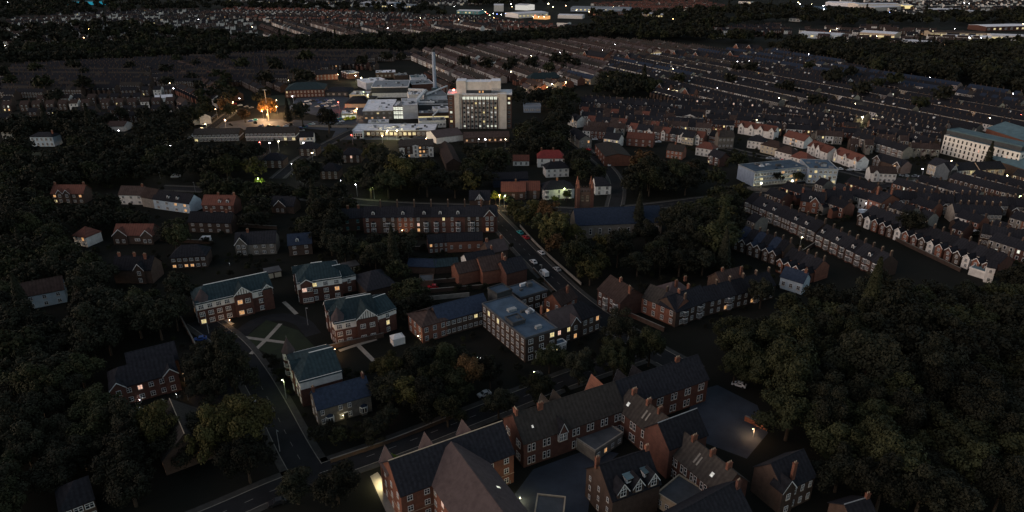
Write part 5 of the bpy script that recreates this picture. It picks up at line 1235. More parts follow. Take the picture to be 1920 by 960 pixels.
for x, y, l in [(1300,100,'dark chapel with an orange lit pointed gable'), (1365,98,'pink lit pointed gable behind the dark chapel'), (1376,84,'small orange gable farthest along the skyline wood'), (1400,86,'amber gable at the end of the skyline wood'), (1232,161,'orange gable end in front of the copse'), (1260,98,'twin pink gables beside the pale roofed hall'), (1172,104,'little orange gable beside the brick church'), (1280,170,'dark red gable with a very bright window beside it')]:
    bld('gable_chapel', l, 'chapel', (x, y+4), (x+20, y+6), 6.5, 14, 4, wall='brick_orange', rm='slate', xg=[(.2,8,dict(rise=5,h=6,rows=1,wall='brick_orange'))])

# =================================================================== FAR ROWS
A0 = -63
GL = 'terraced houses in the far rows'
GV = 'mixed infill terraces between the named rows on the right'
far_rows([(1085,196),(1330,206),(1600,236),(1745,262),(1745,300),(1620,296),(1500,262),(1380,246),(1300,262),(1180,262),(1090,262)], -17, 17, W=5.6, wall=('brick_red','brick_brown','brick_orange','stone'), rm=('slate','slate','tile_brown'), lit=.05, white=.22, out=.5, front=('brick_red','stone','brick_orange','render_white'), gap=6, indiv=60, label='small infill house squeezed between the gabled rows above the office', group=GV)
far_rows([(1390,395),(1500,352),(1640,352),(1930,338),(1935,500),(1850,520),(1700,470),(1560,420),(1500,400),(1390,440)], -62, 19, W=5.6, wall=('brick_brown','brick_red','brick_orange','stone'), rm=('slate',), lit=.03, white=.15, out=.5, gap=7, indiv=110, label='dark infill house among the terraces below the parade road', group=GV)
far_rows([(1270,208),(1470,215),(1650,235),(1760,258),(1920,262),(1920,215),(1850,200),(1620,170),(1440,140),(1300,150),(1180,158)], A0, 19, wall=('brick_brown','brick_brown','brick_grey'), rm=('slate',), lit=.05, white=.15, out=.5, dormer=.05, front=('stone','sandstone','pink_stone','render_cream'), indiv=140, label='slate roofed terraced house in the dim rows between the copse and the white apartments', group='dim slate rows beside the copse')
far_rows([(756,103),(900,90),(1000,84),(1120,78),(1240,86),(1330,100),(1150,112),(1110,150),(1060,166),(975,180),(965,150),(860,168),(822,172),(800,140)], -66, 17, wall=('brick_red','brick_red','brick_orange'), rm=('tile_brown','tile_mauve','slate_old'), lit=.03, white=.4, out=.3, front=('pink_stone','sandstone','pink_stone','render_white','brick_orange'))
far_rows([(1120,148),(1150,112),(1330,100),(1440,100),(1560,120),(1620,140),(1900,186),(1900,212),(1850,200),(1620,170),(1440,140),(1300,150),(1180,158)], A0, 19, wall=('brick_brown','brick_grey','brick_brown','brick_red'), rm=('slate','slate','slate','slate_blue','slate_old'), lit=.06, white=.15, out=.5, dormer=.05, front=('stone','pink_stone','render_cream','sandstone','render_white'))
far_rows([(20,132),(200,122),(470,110),(560,102),(760,106),(800,112),(700,118),(660,122),(520,160),(330,165),(210,176),(60,186),(0,190),(0,150)], -3, 13, wall=('brick_brown',), rm=('slate','slate','slate','slate_old'), lit=.004, white=.0, out=.2, skip=.01)
far_rows([(130,190),(330,170),(330,215),(250,235),(100,232),(0,215),(0,195)], 8, 30, W=7, wall=('brick_brown',)*7+('render_white',), rm=('slate','slate','tile_brown'), lit=.06, white=.06, out=0, gap=2, skip=.12)
far_rows([(330,125),(420,110),(440,140),(380,200),(330,210)], -50, 24, W=6, wall=('brick_brown','brick_orange'), rm=('slate','tile_brown'), lit=.06, white=.3, out=.2, gap=4)
far_rows([(420,105),(470,104),(640,118),(640,128),(530,150),(440,160)], -30, 26, W=6, wall=('brick_brown',), rm=('slate',), lit=.06, white=.2, out=.2, gap=4)
far_rows([(480,55),(520,44),(760,62),(880,44),(940,60),(700,78),(600,82),(500,78)], -60, 30, W=6.5, rh=3.2, wall=('brick_brown','brick_red'), rm=('slate','tile_brown'), lit=.02, white=.2, out=.2, minseg=16, front=('stone','pink_stone','render_white'))
far_rows([(360,30),(480,12),(700,28),(900,36),(1100,60),(1110,62),(960,62),(880,44),(760,62),(520,44)], -12, 34, W=7, wall=('brick_brown','brick_red','render_white'), rm=('tile_red','tile_brown','slate'), lit=.03, white=.12, out=0, gap=2, skip=.1)
far_rows([(0,40),(200,22),(360,20),(470,44),(480,75),(300,90),(150,100),(0,100)], 15, 42, W=7.5, wall=('brick_brown','brick_brown','brick_brown','render_white'), rm=('slate','tile_brown'), lit=.035, white=.05, out=0, gap=2, skip=.4)
far_rows([(1330,58),(1460,50),(1480,64),(1380,72)], 0, 30, W=7, wall=('brick_red','brick_brown'), rm=('slate','tile_brown'), lit=.04, white=.2, out=0, gap=4)
far_rows([(1100,10),(1300,2),(1380,20),(1200,26)], -10, 34, W=8, wall=('brick_brown',), rm=('tile_brown','tile_red'), lit=.05, white=.1, out=0, gap=3, skip=.2)
far_rows([(1480,60),(1640,52),(1840,72),(1840,90),(1700,96),(1560,88)], -20, 40, W=9, D=10, wall=('brick_brown','brick_brown','render_white'), rm=('slate','slate','tile_brown'), lit=.06, white=.1, out=0, gap=3, skip=.35)
far_rows([(420,2),(640,-6),(800,-4),(1000,2),(900,10),(600,14)], 5, 50, W=8, wall=('brick_brown','render_white'), rm=('slate',), lit=.08, white=.2, out=0, gap=2, skip=.4)
far_rows([(1560,4),(1920,-4),(1920,20),(1700,30)], 5, 60, W=10, wall=('brick_brown','render_white'), rm=('slate',), lit=.08, white=.08, out=0, gap=3, skip=.5)
far_rows([(330,215),(400,165),(470,160),(530,160),(520,180),(440,186),(380,240),(300,240)], -55, 24, W=6, wall=('brick_brown',)*4+('render_white',), rm=('slate',), lit=.05, white=.1, out=.3, gap=4)
far_rows([(0,232),(110,236),(200,228),(200,255),(100,250),(0,262)], 14, 26, W=7, wall=('brick_brown',)*4+('render_white',), rm=('slate','tile_brown'), lit=.05, white=.1, out=0, gap=2)
far_rows([(400,135),(540,130),(640,128),(700,132),(700,128),(560,116),(430,120)], -20, 24, W=6, wall=('brick_brown','brick_red'), rm=('slate',), lit=.06, white=.1, out=.3, gap=5)
for k, mb in MASS.items():
    o = mb.build(k); tag(o, 'hundreds of small terraced houses in rows covering the far town', 'houses', kind='stuff')

# far sheds: (x0, y0, x1, y1, height, depth, wall, roof, lit cols)
SH = [(676,5,735,6,9,60,'cladding_grey','flat_light',0,'white roofed shed with blue lit front, highest on the left skyline'), (715,9,775,10,7,45,'cladding_grey','flat_grey',12,'low blue lit shed beside the highest white roofed one'),
 (120,4,208,3,8,40,'neon_teal','flat_dark',0,'wide dark shed outlined by a teal glowing fascia'), (856,20,898,21,7,40,'teal_paint','flat_light',6,'pale green shed at the left of the bright yards'), (926,10,944,10,14,30,'render_white','flat_light',0,'tall white cube warehouse'),
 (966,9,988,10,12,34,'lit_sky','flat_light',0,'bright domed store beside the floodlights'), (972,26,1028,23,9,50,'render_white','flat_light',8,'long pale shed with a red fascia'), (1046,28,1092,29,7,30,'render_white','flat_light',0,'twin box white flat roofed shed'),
 (1070,14,1180,16,9,60,'cladding_grey','flat_grey',14,'broad blue grey retail shed'), (1116,22,1172,21,8,40,'brick_orange','flat_grey',10,'orange fronted shed beside the blue grey retail one'), (1195,24,1243,28,6,30,'sandstone','flat_light',10,'low cream shed with a warm lit side'),
 (1044,42,1064,43,7,16,'render_white','slate',0,'white gabled house left in front of the belt of trees'), (1056,46,1086,50,6,16,'render_white','slate',3,'white long cottage at the edge of the belt of trees'), (1000,30,1024,31,6,20,'lit_warm','flat_dark',0,'low warm glowing shopfront by the yards'),
 (1500,12,1530,14,9,50,'cladding_grey','flat_blue',6,'blue grey shed next to the bright mast lights'), (1548,4,1600,6,9,50,'flat_light','flat_light',0,'pale shed on the right skyline'), (1610,8,1690,8,10,60,'concrete','flat_light',6,'long pale industrial shed with stepped ends'),
 (1640,14,1690,12,9,50,'concrete','flat_light',0,'second long pale shed in front of the stepped one'), (1695,10,1712,10,8,30,'lit_yellow','flat_light',0,'small yellow lit store'), (1750,18,1806,18,7,50,'cladding_dark','flat_light',0,'thin light roofed shed right of the yellow lit store'),
 (1815,21,1860,22,7,40,'cladding_dark','flat_light',4,'thin light roofed shed near the right edge'), (1500,62,1576,66,7,40,'render_blue','flat_light',8,'long white arched shed at the left of the middle band'), (1530,55,1560,60,7,20,'brick_orange','slate',3,'orange brick hall behind the white arched shed'),
 (1613,60,1678,64,9,40,'sandstone','flat_light',12,'sawtooth roofed tan factory'), (1745,60,1850,62,8,30,'sandstone','tile_brown',16,'long tan parade of workshops with lit doors'), (1780,68,1860,70,6,30,'render_white','flat_light',20,'white sided sheds with many doors'),
 (1850,50,1935,48,8,40,'brick_red','flat_light',8,'red and white striped shed by the right edge'), (1860,66,1935,68,7,30,'render_white','flat_light',12,'white walled shed under the striped one'), (1750,92,1772,94,8,18,'render_white','slate',4,'white cubic house at the park edge'),
 (1690,76,1740,80,6,30,'cladding_grey','flat_light',8,'pale low unit with many roof ribs'), (1480,34,1500,35,6,14,'render_white','slate',3,'small white house between the tree belts'), (1330,58,1345,64,7,14,'render_white','slate',3,'tall white house left of the terracotta row'),
 (1425,27,1450,27,6,20,'brick_brown','flat_teal',0,'small teal roofed hut in the trees'), (1385,2,1408,3,6,20,'render_white','slate',4,'white house on the skyline among trees')]
for (x0,y0,x1,y1,h,D,w,rm,lc,l) in SH:
    bld('industrial_shed' if D >= 28 else 'far_building', l, 'shed' if D >= 28 else 'building', (x0,y0), (x1,y1), h, D, h*.18 if D < 45 else 1.5, 'gable' if rm not in ('flat_dark',) else 'flat', wall=w, rm=rm, win=dict(f=(lc,1,4.0,2.6,.45)) if lc else {}, guard=False, litm='lit_yellow')

# =================================================================== TREES (largest kept apart, the rest massed)
def T(px, py, sc, leaf, kind='broad', label='', z=0):
    p = G(px, py, 0); add_tree(p.x, p.y, sc, kind, leaf, label, None, force=True)
T(1195,440,1.45,'dark','conifer','very tall dark conifer standing up through the church roof line')
T(505,224,1.7,'amber','broad','broad tree glowing amber under the tall floodlight mast')  # amber leaves carry the lamplight in their colour
T(460,230,1.4,'autumn','broad','squat reddish tree left of the amber one')
T(618,250,1.6,'dark','broad','round black tree alone in the hospital access road')
T(542,230,1.5,'dark','conifer','dark upright conifer right of the amber tree')
T(568,234,1.6,'dark','broad','dark tree at the corner of the hospital car park')
T(425,215,1.2,'autumn','broad','orange lit tree at the top of the parked cars road')
T(487,350,.62,'lime','broad','small lime tree lit from within by a street lamp beside the upper road')
T(697,362,.55,'lime','broad','little lime tree glowing round a lamp behind the road bend')
T(185,318,.45,'lime','broad','tiny lime bush lit by a lamp in the left park')
T(1062,378,.5,'lime','broad','vivid lime bush in front of the wide white house')
T(1040,380,.42,'lime','broad','smaller lime bush left of the vivid one')
T(1212,322,1.3,'autumn','broad','rust coloured tree on the dark wood edge')
T(1245,332,1.2,'autumn','broad','second rust tree lower in the dark wood')
T(1482,795,1.1,'green','broad','yellow green tree catching light by the school playground')
T(1452,345,.75,'dark','broad','dark tree in front of the office windows')
T(1494,344,.7,'green','broad','green tree before the floodlit office entrance')
T(1848,316,.9,'dark','conifer','dark spiky conifer in front of the long white block')
T(930,382,.55,'lime','broad','small green lit tree beside the junction lamp')
T(955,386,.6,'green','broad','green tree right of the junction lamp')
T(1055,160,1.0,'green','broad','lamp lit tree at the left end of the floodlit terrace')
T(635,945,1.0,'dark','broad','black tree on the verge of the lower road')
T(735,872,.35,'lime','broad','small bush glowing green beside the path lights')
T(1700,452,1.15,'dark','broad','large black tree in the back yards between the two terraces')
T(296,852,1.2,'olive','broad','olive tree below the worn brown hall')
T(352,858,1.25,'dark','broad','dark tree at the foot of the worn brown hall')
T(404,868,1.3,'olive','broad','broad olive tree between the hall and the garages')
T(205,842,1.15,'green','broad','green tree below the brick flats yard')
T(470,905,1.2,'dark','broad','dark tree in the grass by the left road mouth')
T(560,945,1.0,'dark','broad','dark tree in the lower verge, nearest the bottom')
T(252,905,1.2,'dark','broad','dark tree right of the corner house')
T(1128,480,1.05,'olive','broad','olive tree against the low end of the church roof')
T(1168,474,1.1,'dark','broad','dark tree hiding the middle of the church wall')
T(1075,462,1.0,'olive','broad','yellowing tree at the left corner of the church roof')
T(1210,466,1.15,'dark','broad','dark tree at the right end of the church wall')
T(935,785,.95,'dark','broad','dark tree leaning over the lower road before the school ridge')
T(1010,752,1.0,'green','broad','green tree over the lower road behind the tall school chimney')
T(1085,722,1.0,'dark','broad','dark tree between the lower road and the orange school gable')
T(1030,700,1.05,'green','broad','green tree on the far side of the lower road below the lit canopy')
T(1150,690,1.05,'green','broad','green tree just above the rear school roof')
T(700,826,.8,'dark','broad','dark tree overhanging the garden wall by the lower road')
T(840,800,1.0,'green','broad','grey green feathery tree hanging over the lower road')
T(880,740,1.0,'autumn','broad','brownish tree lit faintly above the lower road')
wood([(940,400),(985,395),(1010,430),(1120,470),(1130,545),(1090,540),(1030,480),(970,425)], 26, 'olive tree in the belt along the parked car street', 'olive belt along the street', ('olive','olive','green','autumn'), .75, 1.15, 0)
wood([(1130,425),(1250,425),(1390,400),(1400,470),(1370,520),(1200,520),(1120,500),(1085,440)], 60, 'dark tree in the wood between church and brick terrace', 'wood below the church', ('dark','dark','dark','green'), .8, 1.2)
wood([(735,660),(790,625),(880,628),(960,660),(975,705),(960,745),(850,795),(745,790),(720,720)], 34, 'dark tree in the garden below the flat roofed home', 'garden below the home', ('dark','dark','olive','green'), .7, 1.1)
wood([(1010,690),(1080,640),(1190,640),(1280,680),(1200,700),(1100,740),(1020,730)], 22, 'green tree between the home and the school roofs', 'trees above the school', ('green','dark','green','olive'), .7, 1.05)
wood([(1200,600),(1290,610),(1400,580),(1520,560),(1600,520),(1700,500),(1760,540),(1700,620),(1600,640),(1520,700),(1440,760),(1380,720),(1320,690),(1240,670)], 90, 'large tree in the black park wood beyond the playground', 'black park wood', ('dark','dark','green'), .85, 1.35)
wood([(1740,520),(1920,540),(2000,600),(2000,980),(1820,980),(1780,880),(1800,760),(1760,650)], 60, 'tree in the unlit wood along the right edge', 'right edge wood', ('dark','dark','green'), .85, 1.35)
wood([(1440,790),(1540,760),(1560,860),(1800,890),(1820,1000),(1540,1000),(1530,900)], 26, 'black tree below the park lawn', 'trees below the lawn', ('dark','dark','green'), .8, 1.2)
wood([(-60,620),(120,600),(220,640),(200,760),(270,830),(330,840),(520,880),(480,930),(300,1000),(-60,1020)], 75, 'tree in the unlit wood of the lower left corner', 'lower left wood', ('dark','dark','dark','green'), .8, 1.25)
wood([(0,480),(180,470),(350,520),(360,590),(330,640),(210,640),(120,600),(0,620)], 50, 'tree in the black gardens left of the care home', 'gardens left of the care home', ('dark','dark','green'), .75, 1.15)
wood([(0,300),(130,300),(330,300),(340,350),(200,350),(180,400),(230,460),(120,480),(0,480)], 70, 'dark tree in the left hand park', 'left hand park', ('dark','dark','green'), .85, 1.2)
wood([(280,420),(380,430),(440,470),(530,470),(600,430),(680,430),(740,480),(750,560),(690,500),(660,480),(560,470),(400,510),(300,460)], 50, 'dark tree between the scattered houses and the care home', 'trees behind the care home', ('dark','dark','green'), .8, 1.15)
wood([(550,300),(640,300),(740,310),(880,320),(900,372),(700,372),(520,360),(430,350),(400,300),(480,290)], 80, 'tree in the dark wood between the flats and the tall chimneyed terrace', 'wood behind the terrace', ('dark','green','dark','olive'), .9, 1.3)
wood([(100,262),(340,262),(480,280),(560,300),(430,345),(330,345),(200,300)], 60, 'black tree below the long flats', 'trees below the long flats', ('dark','dark','dark'), .9, 1.25)
wood([(860,270),(1000,262),(1060,270),(1100,330),(1000,350),(900,330),(860,300)], 34, 'dark tree on the slope under the tall slab', 'slope under the hospital slab', ('dark','dark','green'), .8, 1.15)
wood([(1150,290),(1250,268),(1390,300),(1400,345),(1330,370),(1180,375),(1150,340)], 60, 'dark tree in the wood left of the office', 'wood left of the office', ('dark','dark','dark','green','autumn'), .85, 1.25)
wood([(965,190),(1060,180),(1085,205),(1062,262),(975,262)], 24, 'dark tree in the copse right of the tall slab', 'copse by the slab', ('dark','dark','green'), .95, 1.3)
wood([(1070,158),(1120,152),(1240,168),(1250,182),(1090,184)], 34, 'dark tree in the copse behind the slate row', 'copse behind the slate row', ('dark','green'), .8, 1.1)
wood([(130,240),(350,225),(350,262),(100,262),(0,280),(0,240)], 50, 'dark tree among the small left hand houses', 'trees among small houses', ('dark',), .7, 1.1)
wood([(360,160),(420,150),(460,225),(400,240),(360,230)], 24, 'dark tree at the top of the car lined road', 'trees above the car lined road', ('dark','green'), .7, 1.05)
wood([(740,500),(790,530),(790,600),(745,600),(735,540)], 8, 'dark tree behind the mock Tudor blocks', 'trees behind the Tudor blocks', ('dark','green'), .7, .95)
wood([(700,470),(760,455),(800,480),(760,500),(720,500)], 8, 'dark tree by the teal workshop', 'trees by the workshop', ('dark','dark'), .7, 1.0)
wood([(150,400),(330,400),(420,400),(560,395),(660,400),(660,440),(620,470),(560,440),(430,440),(300,430),(180,470)], 60, 'dark tree among the scattered left hand houses', 'trees among the scattered houses', ('dark','dark','green'), .6, 1.0)
wood([(400,350),(640,372),(640,392),(380,378)], 26, 'dark tree on the verge of the upper road', 'upper road verge trees', ('dark','green'), .6, .9)
wood([(560,400),(650,400),(700,445),(790,450),(800,480),(740,520),(640,500),(600,450)], 34, 'dark tree below the unlit slate end block', 'trees below the slate end block', ('dark','dark','green'), .8, 1.2)
wood([(760,560),(790,600),(760,640),(740,600)], 6, 'dark tree beside the white marquee', 'trees by the marquee', ('dark','dark'), .6, .8)
wood([(850,790),(960,745),(1080,705),(1180,672),(1200,690),(1100,735),(960,780),(860,830)], 16, 'dark tree between the lower road and the school roofs', 'trees between road and school', ('dark','green','olive'), .7, 1.0)
wood([(590,820),(680,790),(760,790),(740,830),(620,865)], 10, 'shrubby dark tree behind the long garden wall', 'trees behind the garden wall', ('dark','dark','green'), .45, .7)
wood([(330,760),(430,820),(500,850),(540,900),(440,940),(300,900),(280,850)], 26, 'dark tree beside the left road below the hall', 'trees below the brown hall', ('dark','dark','olive'), .8, 1.15)
wood([(380,700),(440,700),(460,750),(420,790),(380,770)], 7, 'black tree in the middle of the left car park', 'car park trees', ('dark',), .8, 1.1)
wood([(1280,720),(1500,740),(1560,700),(1600,560),(1800,560),(1920,620),(1920,900),(1560,860),(1450,800),(1400,700)], 70, 'huge dark tree in the middle of the park', 'park middle trees', ('dark','dark','dark','green'), .9, 1.4)
wood([(1660,500),(1900,530),(1920,560),(1650,560)], 20, 'dark tree just below the back extension terrace', 'trees below the back extensions', ('dark','dark'), .8, 1.1)
wood([(1380,400),(1440,420),(1560,470),(1640,500),(1600,540),(1500,480),(1400,440)], 18, 'dark garden tree between the lower terraces', 'garden trees between the lower terraces', ('dark','green'), .5, .8)
wood([(1340,380),(1400,385),(1420,430),(1340,460),(1300,420)], 16, 'olive tree at the top left of the navy slate row', 'trees by the navy slate row', ('dark','olive','green'), .7, 1.0)
wood([(980,300),(1150,300),(1150,345),(1000,350)], 14, 'dark garden tree by the scarlet roofed house', 'trees by the scarlet roof', ('dark','green'), .6, .9)
wood([(1100,640),(1180,610),(1240,600),(1300,640),(1240,660)], 12, 'dark tree at the foot of the parked car street', 'trees at the street foot', ('dark','green'), .7, 1.0)
wood([(640,320),(760,330),(880,340),(880,366),(640,364)], 40, 'dark tree right behind the tall chimneyed terrace', 'trees right behind the terrace', ('dark','dark','green'), .8, 1.1)
wood([(1240,258),(1400,290),(1560,330),(1700,340),(1700,300),(1500,300)], 26, 'garden tree among the white gabled houses', 'garden trees among the gables', ('dark','green'), .45, .7)
for pts, n in [([(0,330),(330,340),(660,390),(760,520),(740,640),(560,480),(380,560),(340,760),(0,700)], 260), ([(760,440),(960,450),(1120,600),(1200,700),(960,780),(740,700)], 120),
               ([(1130,500),(1400,480),(1500,520),(1340,620),(1200,600)], 60), ([(1380,380),(1640,340),(1920,350),(1920,500),(1700,500),(1460,500)], 220), ([(1080,200),(1560,240),(1760,300),(1700,340),(1400,300),(1100,270)], 200),
               ([(280,230),(700,240),(900,270),(860,300),(500,300),(300,290)], 120), ([(360,600),(560,700),(700,700),(760,820),(560,860),(400,840)], 60), ([(1200,140),(1900,210),(1900,250),(1300,200)], 120)]:
    wood(pts, n, 'garden shrub', 'garden shrubs', ('dark','dark','green'), .14, .34, 0)
# far belts
for pts, n in [([(-60,122),(0,104),(300,94),(560,82),(700,82),(950,72),(1060,66),(1120,56),(1400,72),(1480,84),(1400,82),(1120,76),(960,88),(800,98),(470,108),(0,132)], 620),
               ([(1480,84),(1560,90),(1700,98),(1960,90),(1960,200),(1880,182),(1640,142),(1540,112),(1440,96)], 420),
               ([(-100,6),(300,14),(640,12),(800,16),(840,34),(640,24),(360,20),(200,28),(-100,50)], 380),
               ([(1100,32),(1240,28),(1460,14),(1700,34),(1960,24),(1960,48),(1740,50),(1560,52),(1460,44),(1320,66),(1120,56)], 460),
               ([(0,60),(200,50),(480,78),(470,96),(0,104)], 160), ([(800,-6),(1000,0),(1100,6),(900,14)], 120),
               ([(1000,-6),(1960,-10),(1960,0),(1500,6),(1100,6)], 160),
               ([(0,135),(500,112),(1000,120),(1500,130),(1900,210),(1900,300),(1500,260),(1200,200),(330,220),(0,230)], 60),
               ([(1380,350),(1500,380),(1700,420),(1900,480),(1900,350),(1500,340)], 14), ([(200,560),(340,520),(380,640),(300,700),(210,660)], 16),
               ([(-200,20),(2100,-14),(2100,-8),(-200,4)], 160)]:
    wood(pts, n, 'dark tree in a far belt', 'far belts of trees', ('dark','dark','dark','green'), .9, 1.4, .03)
flush_trees(298)

# =================================================================== CARS
def C_(px, py, deg, colr, kind='car', label=None, group=None, det=None):
    p = G(px, py, 0); d = math.hypot(p.x, p.y)
    car(p.x, p.y, math.radians(deg), colr, kind, label, group, det if isinstance(det, float) else .07, d < 330)
C_(1015,476,-64,'white','car','small white car parked on the tree side of the street, uppermost of four')
C_(1000,493,-64,'white','car','white car parked on the pavement side behind the big yellow green van')
C_(1020,516,-64,'white','van','big white van with a yellow green tint parked at the kerb')
C_(1044,507,-64,'silver','car','silver car parked on the tree side opposite the big van')
C_(975,438,-64,'teal','car','teal car at the shady top of the street')
C_(986,447,-64,'red','car','dull red car below the teal one')
C_(812,540,10,'red','car','red car in the yard behind the scaffolded houses')
C_(832,506,10,'silver','car','silver car in front of the teal roofed garage')
C_(804,510,10,'white','car','small white car beside the silver one by the teal roofed garage')
C_(253,776,80,'white','car','white car parked alone before the brick flats')
C_(376,638,20,'blue','car','blue car with a pale rear window beside the drive')
C_(386,668,10,'red','car','dark red car in the left car park')
C_(385,702,25,'silver','car','pale car by the shrubs in the left car park')
C_(404,693,40,'white','car','white car behind the pale one in the left car park')
C_(466,757,20,'silver','car','silver car near the cream garage doors')
C_(455,764,20,'green','car','green car beside the silver one near the garage doors')
C_(385,452,5,'white','van','long pale van parked in front of the small slate house')
C_(330,333,5,'white','van','white van with bright headlights on the upper road')
C_(437,353,0,'teal','car','teal and white car on the upper road')
C_(500,521,15,'silver','car','silver car behind the care home archway')
C_(520,945,25,'black','car','dim black car on the verge of the lower road')
C_(1825,441,4,'white','van','pale blue white van alone on the back lane')
C_(1488,283,10,'silver','car','silver car on the drive below the red roofed white pair')
C_(1385,724,-30,'white','car','white car at the far side of the blue playground')
C_(908,742,30,'silver','car','dim car under the trees beside the lower road')
C_(1005,706,30,'grey','car','dark car with a round white sign behind it by the lower road')
C_(165,218,10,'white','van','white van among the small left hand houses')
C_(650,225,60,'yellow','van','yellow ambulance nearest the white entrance canopy', 'ambulances')
C_(661,224,60,'yellow','van','yellow ambulance parked between two others', 'ambulances')
C_(664,212,80,'yellow','van','yellow ambulance uppermost of the three', 'ambulances')
gr = 'cars in the hospital car park'
for i, (x, y) in enumerate([(575,191),(581,190),(587,190),(593,189),(566,196),(574,197),(580,196),(568,200),(606,191),(612,189),(618,190),(606,195),(612,194),(618,194),(600,199),(606,199),(612,200),(595,201),(626,200),(632,199),(572,203),(600,193),(624,189)]):
    k = ['white','silver','black','blue','white','silver'][i % 6]; C_(x, y, 10, k, 'car', '%s car in the hospital car park behind the long wall' % k, gr + ', ' + k)
gr = 'cars beside the long low flats'
for i, (x, y) in enumerate([(536,238),(540,236),(545,236),(563,241),(569,240),(574,238),(580,236),(586,234),(566,246),(505,238),(490,237),(520,239),(632,228),(637,224),(641,229),(646,220),(636,234),(470,228),(478,226)]):
    k = ['white','silver','grey','blue','teal','blue','teal'][i % 7]; C_(x, y, 15, k, 'car', '%s car in the small lit parking strip behind the flats' % k, gr + ', ' + k)
for i in range(16):
    k = RND.choice(['white','silver','black','grey']); C_(322 + i*5.5, 290 - i*4.9 + RND.uniform(-2, 2), 62, k, 'car', '%s car parked along the steep road left of the flats' % k, 'cars along the steep road, ' + k)
for (x0, y0, x1, y1, n, dg) in [(1100,262,1250,268,9,5),(1440,298,1530,306,6,8),(1560,318,1640,322,5,0),(1680,330,1760,336,5,0),(1095,275,1148,318,6,-50),(400,188,480,205,8,30),(60,240,130,238,5,0)]:
    for i in range(n):
        k = RND.choice(['white','silver','black','red','grey']); u = (i + RND.uniform(-.2,.2)) / n
        C_(x0 + (x1-x0)*u, y0 + (y1-y0)*u, dg, k, 'car', '%s car parked on a side street at about mid height of the town' % k, 'side street cars, ' + k)

